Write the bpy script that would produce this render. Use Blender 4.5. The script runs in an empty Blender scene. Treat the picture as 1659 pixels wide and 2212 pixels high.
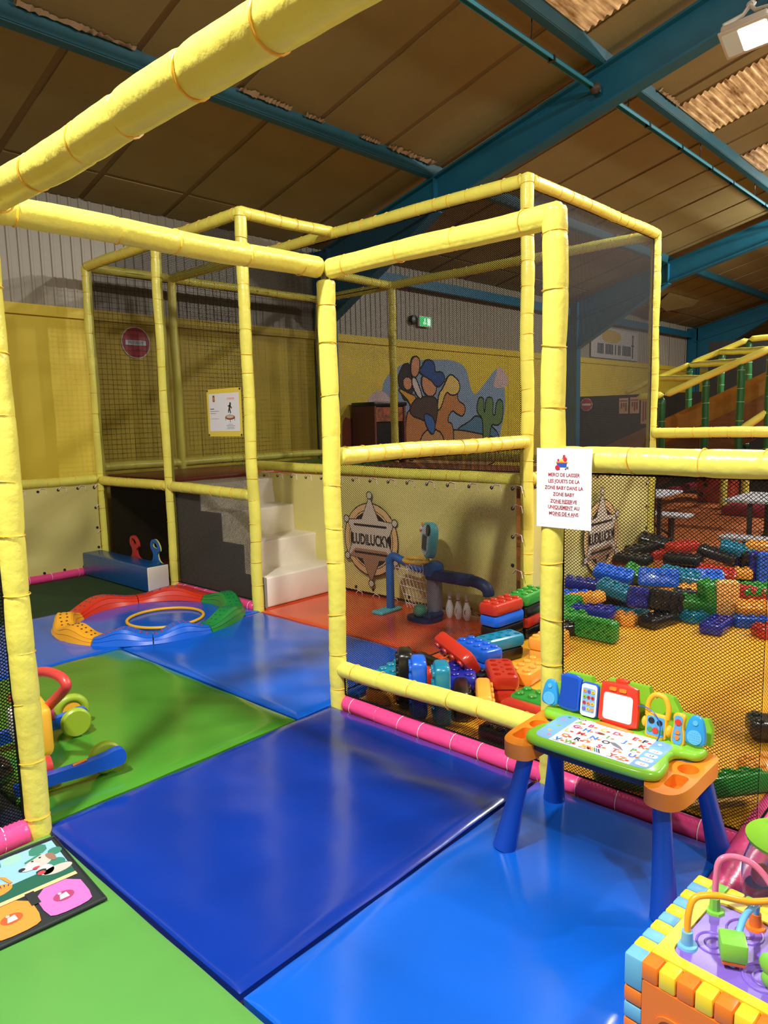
import bpy, bmesh, math, random
import numpy as np
from mathutils import Vector, Matrix, Euler
random.seed(7)
S = bpy.context.scene
COL = S.collection
PI = math.pi
R = math.radians
# ------------------------------------------------------------------ camera
cam_d = bpy.data.cameras.new('camera'); cam = bpy.data.objects.new('camera', cam_d); COL.objects.link(cam)
cam_d.sensor_fit = 'AUTO'; cam_d.sensor_width = 36.0; cam_d.lens = 1552.28 * 36.0 / 2212.0
cam_d.clip_start = 0.05; cam_d.clip_end = 200
RX = Vector((0.67672267, -0.73584643, -0.02400956)); UP = Vector((0.11023065, 0.06902248, 0.99150648)); FW = Vector((0.7279393, 0.67362151, -0.1278219))
cam.matrix_world = Matrix(((RX.x, UP.x, -FW.x, -2.70796), (RX.y, UP.y, -FW.y, -2.88754), (RX.z, UP.z, -FW.z, 1.6034), (0, 0, 0, 1)))
S.camera = cam
# ------------------------------------------------------------------ world, exposure
S.view_settings.view_transform = 'Standard'; S.view_settings.look = 'None'
S.view_settings.gamma = 1.0; S.view_settings.use_curve_mapping = False
S.view_settings.exposure = 0.0
W = bpy.data.worlds.new('hall_surroundings'); S.world = W; W.use_nodes = True
W.node_tree.nodes['Background'].inputs[0].default_value = (1.0, 0.93, 0.82, 1)
W.node_tree.nodes['Background'].inputs[1].default_value = 0.34
LAMP_POWER = 125.0            # base watts for the hall floodlights and the added fill lamps
SKYLIGHT_GLOW = 0.55
# ------------------------------------------------------------------ materials
def lin(c):
    if isinstance(c, str):
        c = tuple(int(c[i:i + 2], 16) / 255 for i in (0, 2, 4))
    return tuple(((v / 12.92) if v <= .04045 else ((v + .055) / 1.055) ** 2.4) for v in c) + (1.0,)
MATS = {}
def mat(name, col, rough=.5, bump=0, bscale=20, var=0, vscale=3, spec=.5, coat=0, metal=0, emit=None, estr=0, trans=0, alpha=1, col2=None, stretch=None):
    if name in MATS: return MATS[name]
    m = bpy.data.materials.new(name); m.use_nodes = True; MATS[name] = m
    n = m.node_tree.nodes; l = m.node_tree.links; b = n['Principled BSDF']
    b.inputs['Base Color'].default_value = lin(col); b.inputs['Roughness'].default_value = rough
    b.inputs['Specular IOR Level'].default_value = spec; b.inputs['Metallic'].default_value = metal
    b.inputs['Coat Weight'].default_value = coat; b.inputs['Coat Roughness'].default_value = .15
    if trans: b.inputs['Transmission Weight'].default_value = trans
    if emit: b.inputs['Emission Color'].default_value = lin(emit); b.inputs['Emission Strength'].default_value = estr
    if var or bump:
        tc = n.new('ShaderNodeTexCoord')
        src = tc.outputs['Object']
        if stretch:
            mp = n.new('ShaderNodeMapping'); mp.inputs['Scale'].default_value = stretch; l.new(src, mp.inputs[0]); src = mp.outputs[0]
    if var:
        nz = n.new('ShaderNodeTexNoise'); nz.inputs['Scale'].default_value = vscale; nz.inputs['Detail'].default_value = 5
        l.new(src, nz.inputs[0])
        mx = n.new('ShaderNodeMix'); mx.data_type = 'RGBA'
        c = lin(col); d = lin(col2) if col2 else tuple(max(0, v * (1 - var)) for v in c[:3]) + (1,)
        mx.inputs[6].default_value = c; mx.inputs[7].default_value = d
        rp = n.new('ShaderNodeMapRange'); rp.inputs[1].default_value = .35; rp.inputs[2].default_value = .7
        l.new(nz.outputs[0], rp.inputs[0]); l.new(rp.outputs[0], mx.inputs[0]); l.new(mx.outputs[2], b.inputs['Base Color'])
    if bump:
        nb = n.new('ShaderNodeTexNoise'); nb.inputs['Scale'].default_value = bscale; nb.inputs['Detail'].default_value = 4
        l.new(src, nb.inputs[0])
        bp = n.new('ShaderNodeBump'); bp.inputs['Strength'].default_value = bump; bp.inputs['Distance'].default_value = .01
        l.new(nb.outputs[0], bp.inputs['Height']); l.new(bp.outputs[0], b.inputs['Normal'])
    return m
YEL = mat('yellow_vinyl_sleeve', 'EEE564', .3, bump=.35, bscale=26, var=.10, vscale=5)
YTIE = mat('amber_cable_tie', 'F0B93C', .35)
PINK = mat('pink_vinyl', 'EE4B8C', .28, bump=.3, bscale=18)
PTIE = mat('white_cable_tie', 'F6DDE4', .4)
NETM = mat('black_net_cord', '0C0B0A', .85, spec=.15)
CREAM = mat('cream_vinyl_banner', 'D6CA7A', .45, bump=.25, bscale=7, var=.08, vscale=2)
GREYV = mat('grey_roof_foil', '9E9384', .5)
STEEL = mat('petrol_blue_steel', '13627D', .45, var=.15, vscale=4)
STEELD = mat('galvanised_steel', '8B9296', .35, metal=.8)
PANEL = mat('tan_ceiling_panel', '887A48', .75, bump=.15, bscale=60, var=.12, vscale=2)
JOINT = mat('dark_panel_joint', '74623C', .8)
SKYL = mat('fibreglass_skylight', 'DDBB84', .5, var=.6, vscale=9, col2='6E4A1E', stretch=(.35, 2.2, 1), emit='E9BE78', estr=SKYLIGHT_GLOW)
_n = SKYL.node_tree; _b = _n.nodes['Principled BSDF']; _n.links.new(_b.inputs['Base Color'].links[0].from_socket, _b.inputs['Emission Color'])
PURL = mat('teal_purlin_steel', '0F4E5A', .5, var=.15, vscale=4)
CLAD = mat('grey_beige_cladding', '938A76', .45)
WALLY = mat('yellow_painted_board', 'D6BC35', .55, var=.06, vscale=1.5)
HALLF = mat('orange_hall_flooring', 'C46A2E', .55, var=.2, vscale=3)
BLK = mat('black_plastic', '141312', .35)
DARK = mat('dark_curtain', '1B1815', .9)
WHITE = mat('white_plastic', 'EDEDEA', .4)
WVIN = mat('white_vinyl', 'EFE6D4', .4, bump=.35, bscale=9)
PAPER = mat('white_paper', 'E9EAF2', .5, bump=.3, bscale=9)
def M(name, col='888888', rough=.35, **k): return mat(name, col, rough, **k)
# ------------------------------------------------------------------ mesh builder
class MB:
    def __init__(s): s.v = []; s.f = []; s.m = []; s.mi = 0; s.X = Matrix.Identity(4)
    def add(s, vs, fs):
        o = len(s.v)
        s.v += [tuple(s.X @ Vector(p)) for p in vs]
        s.f += [tuple(i + o for i in f) for f in fs]; s.m += [s.mi] * len(fs); return s
    def box(s, lo, hi):
        x0, y0, z0 = lo; x1, y1, z1 = hi
        return s.add([(x0, y0, z0), (x1, y0, z0), (x1, y1, z0), (x0, y1, z0), (x0, y0, z1), (x1, y0, z1), (x1, y1, z1), (x0, y1, z1)],
                     [(0, 3, 2, 1), (4, 5, 6, 7), (0, 1, 5, 4), (1, 2, 6, 5), (2, 3, 7, 6), (3, 0, 4, 7)])
    def rbox(s, lo, hi, b, seg=2):
        bm = bmesh.new(); bmesh.ops.create_cube(bm, size=1)
        c = [(a + d) / 2 for a, d in zip(lo, hi)]; e = [d - a for a, d in zip(lo, hi)]
        for q in bm.verts: q.co = Vector((c[0] + q.co.x * e[0], c[1] + q.co.y * e[1], c[2] + q.co.z * e[2]))
        bmesh.ops.bevel(bm, geom=bm.edges[:], offset=min(b, min(e) * .49), segments=seg, profile=.5, affect='EDGES')
        return s.bm(bm)
    def bm(s, bm):
        bm.verts.index_update()
        s.add([q.co[:] for q in bm.verts], [[q.index for q in f.verts] for f in bm.faces]); bm.free(); return s
    def tube(s, pts, r, n=8, closed=False, cap=True):
        pts = [Vector(p) for p in pts]; k = len(pts); rs = r if isinstance(r, (list, tuple)) else [r] * k
        up = None; vs = []
        for i, p in enumerate(pts):
            a = pts[(i - 1) % k] if (closed or i) else p; c = pts[(i + 1) % k] if (closed or i < k - 1) else p
            t = (c - a).normalized()
            if up is None: up = t.orthogonal().normalized()
            up = (up - t * up.dot(t)); up = up.normalized() if up.length > 1e-6 else t.orthogonal().normalized()
            w = t.cross(up)
            for j in range(n):
                q = 2 * PI * j / n; vs.append(tuple(p + (up * math.cos(q) + w * math.sin(q)) * rs[i]))
        fs = []
        for i in range(k if closed else k - 1):
            for j in range(n):
                a = i * n + j; b = i * n + (j + 1) % n; c = ((i + 1) % k) * n + (j + 1) % n; d = ((i + 1) % k) * n + j
                fs.append((a, b, c, d))
        if cap and not closed: fs += [tuple(range(n))[::-1], tuple(range((k - 1) * n, k * n))]
        return s.add(vs, fs)
    def cyl(s, a, b, r0, r1=None, n=16): return s.tube([a, b], [r0, r0 if r1 is None else r1], n)
    def lathe(s, prof, n=24, axis='z', c=(0, 0, 0)):
        vs = []; k = len(prof)
        for r, z in prof:
            for j in range(n):
                q = 2 * PI * j / n; x, y = r * math.cos(q), r * math.sin(q)
                p = (x, y, z) if axis == 'z' else ((z, x, y) if axis == 'x' else (y, z, x))
                vs.append((p[0] + c[0], p[1] + c[1], p[2] + c[2]))
        fs = [(i * n + j, i * n + (j + 1) % n, (i + 1) * n + (j + 1) % n, (i + 1) * n + j) for i in range(k - 1) for j in range(n)]
        fs += [tuple(range(n))[::-1], tuple(range((k - 1) * n, k * n))]
        return s.add(vs, fs)
    def ball(s, c, r, n=14, sc=(1, 1, 1)):
        prof = [(max(1e-4, math.sin(PI * i / n)), -math.cos(PI * i / n)) for i in range(n + 1)]
        X = s.X; s.X = X @ Matrix.Translation(c) @ Matrix.Diagonal((r * sc[0], r * sc[1], r * sc[2], 1)); s.lathe(prof, n + 4); s.X = X; return s
    def plate(s, outer, z0, z1, holes=(), pit=None, bev=0):
        """flat slab from a 2D outline with round/poly holes; pit = depth of blind holes (else through)"""
        bm = bmesh.new(); loops = []
        def loop(p2, z):
            vs = [bm.verts.new((x, y, z)) for x, y in p2]
            es = [bm.edges.new((vs[i], vs[(i + 1) % len(vs)])) for i in range(len(vs))]; return vs, es
        def wall(a, b):
            for i in range(len(a)): bm.faces.new((a[i], a[(i + 1) % len(a)], b[(i + 1) % len(b)], b[i]))
        to, te = loop(outer, z1); edges = te[:]; H = []
        for h in holes:
            hv, he = loop(h, z1); H.append((h, hv)); edges += he
        bmesh.ops.triangle_fill(bm, use_beauty=True, edges=edges)
        bo, be = loop(outer, z0); wall(bo, to); edges = be[:]
        for h, hv in H:
            if pit:
                lv = [bm.verts.new((x, y, z1 - pit)) for x, y in h]; wall(lv, hv); bm.faces.new(lv)
            else:
                lv, le = loop(h, z0); wall(lv, hv); edges += le
        bmesh.ops.triangle_fill(bm, use_beauty=True, edges=edges)
        bmesh.ops.recalc_face_normals(bm, faces=bm.faces[:])
        return s.bm(bm)
    def prism(s, p2, z0, z1):
        n = len(p2)
        return s.add([(x, y, z0) for x, y in p2] + [(x, y, z1) for x, y in p2],
                     [tuple(range(n))[::-1], tuple(range(n, 2 * n))] + [(i, (i + 1) % n, n + (i + 1) % n, n + i) for i in range(n)])
    def mesh(s, name, mats, smooth=None):
        me = bpy.data.meshes.new(name); me.from_pydata(s.v, [], s.f)
        mats = mats if isinstance(mats, (list, tuple)) else [mats]
        for m in mats: me.materials.append(m)
        if len(mats) > 1: me.polygons.foreach_set('material_index', s.m)
        bm = bmesh.new(); bm.from_mesh(me); bmesh.ops.recalc_face_normals(bm, faces=bm.faces[:])
        if smooth is not None:
            for f in bm.faces: f.smooth = True
            for e in bm.edges:
                if len(e.link_faces) == 2 and e.calc_face_angle(0) > R(smooth): e.smooth = False
        bm.to_mesh(me); bm.free(); me.update(); return me
    def build(s, name, mats, parent=None, smooth=40, loc=None):
        return link(name, s.mesh(name, mats, smooth), parent, loc)
def link(name, me, parent=None, loc=None, rot=None):
    o = bpy.data.objects.new(name, me); COL.objects.link(o)
    if parent: o.parent = parent
    if loc is not None: o.location = loc
    if rot is not None: o.rotation_euler = rot
    return o
def thing(name, label, cat, loc=(0, 0, 0), rz=0, group=None):
    o = bpy.data.objects.new(name, None); COL.objects.link(o); o.location = loc; o.rotation_euler = (0, 0, rz); o.empty_display_size = .1
    return tag(o, label, cat, group)
def tag(o, label, cat, group=None):
    o['label'] = label; o['category'] = cat
    if group: o['group'] = group
    return o
def struct(name, label=None, o=None):
    if o is None: o = bpy.data.objects.new(name, None); COL.objects.link(o)
    o['kind'] = 'structure'
    if label: o['label'] = label
    return o
def circ(cx, cy, r, n=12, ry=None, a0=0): return [(cx + r * math.cos(a0 + 2 * PI * i / n), cy + (ry or r) * math.sin(a0 + 2 * PI * i / n)) for i in range(n)]
def rrect(x0, y0, x1, y1, r, n=4):
    out = []
    for cx, cy, a in ((x1 - r, y1 - r, 0), (x0 + r, y1 - r, 90), (x0 + r, y0 + r, 180), (x1 - r, y0 + r, 270)):
        for i in range(n + 1): q = R(a + 90 * i / n); out.append((cx + r * math.cos(q), cy + r * math.sin(q)))
    return out
def smooth2(pts, it=2):
    for _ in range(it):
        o = []
        for i in range(len(pts)):
            a, b = pts[i], pts[(i + 1) % len(pts)]
            o += [(a[0] * .75 + b[0] * .25, a[1] * .75 + b[1] * .25), (a[0] * .25 + b[0] * .75, a[1] * .25 + b[1] * .75)]
        pts = o
    return pts
def curve(pts, sub=6):
    P = [Vector(p) for p in pts]; out = []
    for i in range(len(P) - 1):
        a = P[max(0, i - 1)]; b = P[i]; c = P[i + 1]; d = P[min(len(P) - 1, i + 2)]
        for j in range(sub):
            t = j / sub
            out.append(.5 * ((2 * b) + (c - a) * t + (2 * a - 5 * b + 4 * c - d) * t * t + (3 * b - a - 3 * c + d) * t ** 3))
    return out + [P[-1]]
FRAME = {}
def basis(o, u, v):
    """matrix: local x along u, local y along v, local z = u x v"""
    u = Vector(u).normalized(); v = Vector(v); v = (v - u * v.dot(u)).normalized(); w = u.cross(v)
    return Matrix(((u.x, v.x, w.x, o[0]), (u.y, v.y, w.y, o[1]), (u.z, v.z, w.z, o[2]), (0, 0, 0, 1)))
def text(mb, s, size, x=0, y=0, z=0, align='CENTER', sx=1, bold=0, ext=.0004):
    cu = bpy.data.curves.new('t', 'FONT'); cu.body = s; cu.size = size; cu.align_x = align; cu.offset = bold; cu.resolution_u = 3; cu.extrude = ext
    o = bpy.data.objects.new('t', cu); COL.objects.link(o)
    bpy.context.view_layer.update()
    me = o.evaluated_get(bpy.context.evaluated_depsgraph_get()).to_mesh()
    mb.add([(q.co.x * sx + x, q.co.y + y, q.co.z + z) for q in me.vertices], [tuple(p.vertices) for p in me.polygons])
    o.to_mesh_clear(); bpy.data.objects.remove(o); bpy.data.curves.remove(cu)
# ------------------------------------------------------------------ padded pipes
def ring_mesh():
    mb = MB(); k = 20
    mb.tube([(math.cos(2 * PI * i / k), math.sin(2 * PI * i / k), 0) for i in range(k)], .055, 5, closed=True)
    return mb
TIE_Y = ring_mesh().mesh('cable_tie', YTIE, 60); TIE_P = ring_mesh().mesh('cable_tie_white', PTIE, 60)
TIE_G = ring_mesh().mesh('cable_tie_pale', M('pale_tie', 'C8D8A0', .5), 60)
def pipe(parent, name, a, b, r=.049, step=.16, mats=YEL, tie=TIE_Y, sides=24, res=.018, seed=0, ties=True, seam=None, ends=(1, 1), jig=.25):
    rnd = random.Random(seed); a = Vector(a); b = Vector(b); d = b - a; L = d.length; t = d.normalized()
    up = Vector((0, 0, 1)) if abs(t.z) < .9 else Vector((1, 0, 0)); w = t.cross(up).normalized(); up = w.cross(t)
    n = max(2, int(L / step)); tp = [L * (i + .5) / n + rnd.uniform(-jig, jig) * L / n * .5 for i in range(n)] if ties else []
    k = max(2, int(L / res)); vs = []; ph = [rnd.uniform(0, 6.28) for _ in range(8)]
    for i in range(k + 1):
        s = L * i / k
        dm = min([abs(s - q) for q in tp] + [9]); base = 1 - .05 * math.exp(-(dm / .012) ** 2) + .014 * (1 - math.exp(-(dm / .05) ** 2))
        base += .012 * math.sin(s * 9 + ph[0]) + .01 * math.sin(s * 23 + ph[1])
        e = min(s if ends[0] else 9, (L - s) if ends[1] else 9)
        if e < .02: base *= math.sqrt(max(.02, 1 - (1 - e / .02) ** 2))
        wr = .022 * math.exp(-dm / .03) + .006
        sag = .006 * math.sin(s * 5 + ph[4])
        c = a + t * s + up * sag * .5 + w * .004 * math.sin(s * 7 + ph[5])
        for j in range(sides):
            q = 2 * PI * j / sides
            rr = r * (base + wr * math.sin(5 * q + ph[2] + s * 31) * math.sin(3 * q + ph[3] - s * 47))
            if seam is not None:
                u = (q - seam) % (2 * PI); rr *= 1 + .07 * max(0, 1 - u / 1.2)
            vs.append(tuple(c + (up * math.cos(q) + w * math.sin(q)) * rr))
    fs = [(i * sides + j, i * sides + (j + 1) % sides, (i + 1) * sides + (j + 1) % sides, (i + 1) * sides + j) for i in range(k) for j in range(sides)]
    fs += [tuple(range(sides))[::-1], tuple(range(k * sides, (k + 1) * sides))]
    mb = MB(); mb.add(vs, fs); o = mb.build(name, mats, parent, 75)
    rq = t.to_track_quat('Z', 'Y')
    for q in tp:
        tilt = Euler((rnd.uniform(-.12, .12), rnd.uniform(-.12, .12), rnd.uniform(0, 6))).to_quaternion()
        c = link('cable_tie', tie, o); c.rotation_mode = 'QUATERNION'; c.rotation_quaternion = rq @ tilt
        c.location = a + t * q; c.scale = (r * 1.0, r * 1.0, r * .9)
    return o
# ------------------------------------------------------------------ nets (every strand is geometry, one object per net)
def net(name, label, o, u, v, w, h, pu=.016, pv=.013, wire=.003, prism=False, square=False, hole=None, sag=0, kind_mat=NETM, cord=(0, 1, 2, 3, 0)):
    u = np.array(u, float); v = np.array(v, float); o = np.array(o, float); nrm = np.cross(u, v)
    u /= np.linalg.norm(u); v /= np.linalg.norm(v); nrm /= np.linalg.norm(nrm)
    segs = []
    if square:
        for i in range(int(w / pu) + 1):
            ys = np.linspace(0, h, int(h / pv / 2) + 2); p = np.stack([np.full_like(ys, min(w, i * pu)) + .004 * np.sin(ys * 3 + i * 1.7), ys], 1); segs.append((p[:-1], p[1:]))
        for i in range(int(h / pv) + 1):
            xs = np.linspace(0, w, int(w / pu / 2) + 2); p = np.stack([xs, np.full_like(xs, min(h, i * pv)) + .006 * np.sin(xs * 2.5 + i)], 1); segs.append((p[:-1], p[1:]))
    else:
        nu = int(round(w / pu)); nv = int(round(h / pv * 2)); pu = w / nu; dv = h / nv
        kk = np.arange(nv + 1)
        for i in range(nu + 1):
            for sgn in (1, -1):
                x = i * pu + sgn * pu / 2 * (kk % 2) * .94; x = np.clip(x, 0, w)
                p = np.stack([x, kk * dv], 1); segs.append((p[:-1], p[1:]))
    A = np.concatenate([q[0] for q in segs]); B = np.concatenate([q[1] for q in segs])
    d = B - A; ln = np.maximum(np.linalg.norm(d, axis=1), 1e-6); d = d / ln[:, None]; pr = np.stack([-d[:, 1], d[:, 0]], 1) * wire / 2
    def P3(q, z=0):
        zz = sag * np.sin(PI * q[:, 0] / w) * np.sin(PI * q[:, 1] / h) + z
        return o + q[:, :1] * u + q[:, 1:2] * v + zz[:, None] * nrm
    if prism:
        V = np.stack([P3(A + pr, -wire * .35), P3(A - pr, -wire * .35), P3(A, wire * .5), P3(B + pr, -wire * .35), P3(B - pr, -wire * .35), P3(B, wire * .5)], 1)
        F = np.array([[0, 1, 4, 3], [1, 2, 5, 4], [2, 0, 3, 5]]); q = 6
    else:
        V = np.stack([P3(A + pr), P3(A - pr), P3(B - pr), P3(B + pr)], 1); F = np.array([[0, 1, 2, 3]]); q = 4
    N = len(A); V = V.reshape(-1, 3); F = (F[None] + (np.arange(N) * q)[:, None, None]).reshape(-1, 4)
    me = bpy.data.meshes.new(name); me.vertices.add(len(V)); me.vertices.foreach_set('co', V.astype(np.float32).ravel())
    me.loops.add(F.size); me.loops.foreach_set('vertex_index', F.astype(np.int32).ravel())
    me.polygons.add(len(F)); me.polygons.foreach_set('loop_start', np.arange(0, F.size, 4, dtype=np.int32))
    me.materials.append(kind_mat); me.update(); me.validate()
    ob = link(name, me)
    tag(ob, label, 'net', 'black safety nets tied to the play frame')
    cd = MB(); c = [o, o + u * w, o + u * w + v * h, o + v * h]
    for i, j in zip(cord, cord[1:]): cd.tube([tuple(c[i]), tuple(c[j])], .0045, 6)
    if cord: cd.build('edge_cord', kind_mat, ob, 60)
    return ob
# ================================================================== SETTING
fl = MB().box((-9, -11, -.09), (30, 5.3, -.05)).build('floor', HALLF, None, None); struct('floor', 'orange sports flooring of the play hall', fl)
CZ = 5.439
def zc(y): return CZ - .256 * y
def slope_box(mb, x0, x1, y0, y1, c0, c1):
    """box lying in the roof slope between roof offsets c0 (below) and c1"""
    f = lambda y, c: c - .256 * y
    mb.add([(x0, y0, f(y0, c0)), (x1, y0, f(y0, c0)), (x1, y1, f(y1, c0)), (x0, y1, f(y1, c0)), (x0, y0, f(y0, c1)), (x1, y0, f(y0, c1)), (x1, y1, f(y1, c1)), (x0, y1, f(y1, c1))],
           [(0, 3, 2, 1), (4, 5, 6, 7), (0, 1, 5, 4), (1, 2, 6, 5), (2, 3, 7, 6), (3, 0, 4, 7)])
ceil = struct('ceiling', 'tan insulated roof panels between blue purlins')
mb = MB(); slope_box(mb, -5, 30, -11, 5.35, CZ + .014, CZ + .05); mb.build('joint_backing', JOINT, ceil, None)
SKY3 = [(3.14, 4.18), (6.54, 7.70), (8.93, 9.95), (-2.6, -1.5), (12.0, 13.05), (15.1, 16.1)]
def corrug(x0, x1, y0, y1, c, name, parent, m):
    mb = MB(); n = int((y1 - y0) / .0125); vs = []
    for i in range(n + 1):
        y = y0 + (y1 - y0) * i / n; d = -.014 + .016 * math.cos(i * PI / 3)
        vs += [(x0, y, c - .256 * y + d), (x1, y, c - .256 * y + d)]
    mb.add(vs, [(2 * i, 2 * i + 1, 2 * i + 3, 2 * i + 2) for i in range(n)]); return mb.build(name, m, parent, 80)
cache = {}
def panel(x0, x1, y0, y1):
    key = (round(x1 - x0, 2), y0)
    if key not in cache:
        mb = MB(); slope_box(mb, 0, x1 - x0, y0, y1, CZ, CZ + .013); cache[key] = mb.mesh('ceiling_panel', PANEL)
    link('ceiling_panel', cache[key], ceil, (x0, 0, random.uniform(-.004, .004)))
G = .038
for y0, y1, off in ((4.68, 5.2, .175), (2.98, 4.63, .175), (.75, 2.92, .68)):
    for k in range(-5, 28):
        x = off + 1.02 * k; panel(x + G, x + 1.02 - G, y0, y1)
for y0, y1 in ((-1.5, .69), (-3.75, -1.55), (-6, -3.8), (-8.3, -6.05)):
    cuts = [-4.5, -3.5, -2.6, -1.5, -.4, .62, 1.64, 2.7, 3.14, 4.18, 5.2, 6.27, 6.54, 7.7, 8.31, 8.93, 9.95, 10.97, 12.0, 13.05, 14.07, 15.1, 16.1, 17.1, 18.1, 19.1, 20.2, 21.2, 22.2, 23.2]
    for a, b in zip(cuts, cuts[1:]):
        if y0 == -1.5 and (a, b) in SKY3:
            corrug(a + .02, b - .02, y0 - 0, y1, CZ + .01, 'skylight', ceil, SKYL)
        else: panel(a + G, b - G, y0, y1)
for y in (2.95, .72, -1.52, -3.77):
    mb = MB(); slope_box(mb, -4.5, 24, y - .036, y + .036, 5.31, CZ + .02); slope_box(mb, -4.5, 24, y - .036, y + .03, 5.295, 5.305)
    mb.build('purlin', PURL, ceil, None)
# crumpled torn foil along the purlins
for k, (x0, x1, y, s) in enumerate(((-.3, .64, 2.905, .05), (1.68, 2.3, 2.905, .06), (2.5, 2.75, 2.905, .04), (3.3, 3.6, 2.905, .04), (3.75, 4.55, 2.905, .07), (5.9, 6.5, .675, .04), (9.6, 10.4, 2.905, .05))):
    mb = MB(); n = 40; vs = []; rn = random.Random(k)
    for i in range(n + 1):
        x = x0 + (x1 - x0) * i / n; a = s * rn.uniform(.2, .8)
        vs += [(x, y + .012, zc(y) - .004), (x, y - .01 - a * .4, zc(y) - .018 - rn.uniform(0, a * .6)), (x + rn.uniform(-.01, .01), y - .02 - a * 1.3, zc(y - a) - .004 - rn.uniform(0, .012))]
    mb.add(vs, [f for i in range(n) for f in ((3 * i, 3 * i + 1, 3 * i + 4, 3 * i + 3), (3 * i + 1, 3 * i + 2, 3 * i + 5, 3 * i + 4))]); mb.build('torn_foil', M('torn_foil_beige', '9A8260', .45), ceil, 60)
mb = MB(); mb.add([(14.8, 3.95, zc(3.95) - .01), (16.7, 3.92, zc(3.92) - .01), (16.75, 4.1, zc(4.1) - .09), (15.9, 4.45, zc(4.45) - .16), (15.1, 4.35, zc(4.35) - .1)], [(0, 1, 2), (0, 2, 3), (0, 3, 4)]); mb.build('hanging_panel', PANEL, ceil, None)
# portal frames
for n, X in enumerate((4.68, 12.1, 19.5)):
    p = struct('trim_%d' % (n + 1), 'petrol blue steel portal frame')
    mb = MB(); w = .085
    for c0, c1 in ((4.905, 4.93), (5.285, 5.31)): slope_box(mb, X - w, X + w, -8, 4.95, c0, c1)
    slope_box(mb, X - .012, X + .012, -8, 4.95, 4.92, 5.29); mb.build('rafter', STEEL, p, None)
    mb = MB(); y1 = 4.9; y0 = 2.95
    for xa, xb in ((X - .012, X + .012),):
        v = [(y0, 4.92 - .256 * y0), (y1, 4.92 - .256 * y1), (y1, 3.05)]
        mb.add([(xa, a, b) for a, b in v] + [(xb, a, b) for a, b in v], [(0, 1, 2), (3, 5, 4), (0, 3, 4, 1), (1, 4, 5, 2), (2, 5, 3, 0)])
    v = [(y0 - .05, 4.93 - .256 * y0), (y1, 3.04), (y1, 3.015), (y0 - .05, 4.905 - .256 * y0)]
    mb.add([(X - w, a, b) for a, b in v] + [(X + w, a, b) for a, b in v], [(0, 1, 2, 3), (7, 6, 5, 4), (0, 4, 5, 1), (1, 5, 6, 2), (2, 6, 7, 3), (3, 7, 4, 0)])
    mb.box((X - w, y0 - .05, 4.93 - .256 * y0), (X + w, y0 - .03, 5.29 - .256 * y0)); mb.build('haunch', STEEL, p, None)
    mb = MB(); mb.box((X - w, 4.86, -.05), (X + w, 4.885, 4.05)).box((X - w, 5.155, -.05), (X + w, 5.18, 4.05)).box((X - .012, 4.88, -.05), (X + .012, 5.16, 4.05)); mb.build('column', STEEL, p, None)
ev = MB().box((-4.5, 5.02, 3.76), (4.58, 5.12, 3.92)).box((4.78, 5.02, 3.76), (12.0, 5.12, 3.92)).box((12.2, 5.02, 3.76), (19.4, 5.12, 3.92)).box((19.6, 5.02, 3.76), (28, 5.12, 3.92)).build('trim_4', STEEL, None, None); struct('trim_4', 'blue eaves beam', ev)
# back wall: yellow boards, capping board, ribbed cladding
wb = struct('wall_back', 'long hall wall, yellow boards below and ribbed grey cladding above')
bm_ = MB().box((0, 5.2, -.05), (2.394, 5.24, 2.82)).mesh('wall_board', WALLY); cp = MB().box((0, 5.165, 2.80), (2.394, 5.24, 2.912)).mesh('capping_board', WALLY)
mb = MB(); vs = []; prof = []
for i in range(11):
    x = i * .114; prof += [(x, 0), (x + .068, 0), (x + .076, .012), (x + .102, .012), (x + .11, 0)]
prof = [q for q in prof if q[0] < 1.197] + [(1.197, 0)]
for x, d in prof: vs += [(x, 5.22 - d, 2.9), (x, 5.22 - d, 4.15)]
mb.add(vs, [(2 * i, 2 * i + 2, 2 * i + 3, 2 * i + 1) for i in range(len(prof) - 1)]); cl = mb.mesh('cladding_sheet', CLAD)
for k in range(14): link('wall_board', bm_, wb, (-4.6 + 2.4 * k, 0, 0)); link('capping_board', cp, wb, (-4.6 + 2.4 * k, 0, 0))
for k in range(28): link('cladding_sheet', cl, wb, (-4.6 + 1.197 * k, 0, 0))
MB().box((-4.6, 5.25, -.05), (29, 5.29, 4.2)).build('wall_core', DARK, wb, None)
wr = MB().box((29, -11, -.05), (29.1, 5.3, 6.5)).build('wall_right', CLAD, None, None); struct('wall_right', 'far end wall of the hall', wr)
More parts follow.
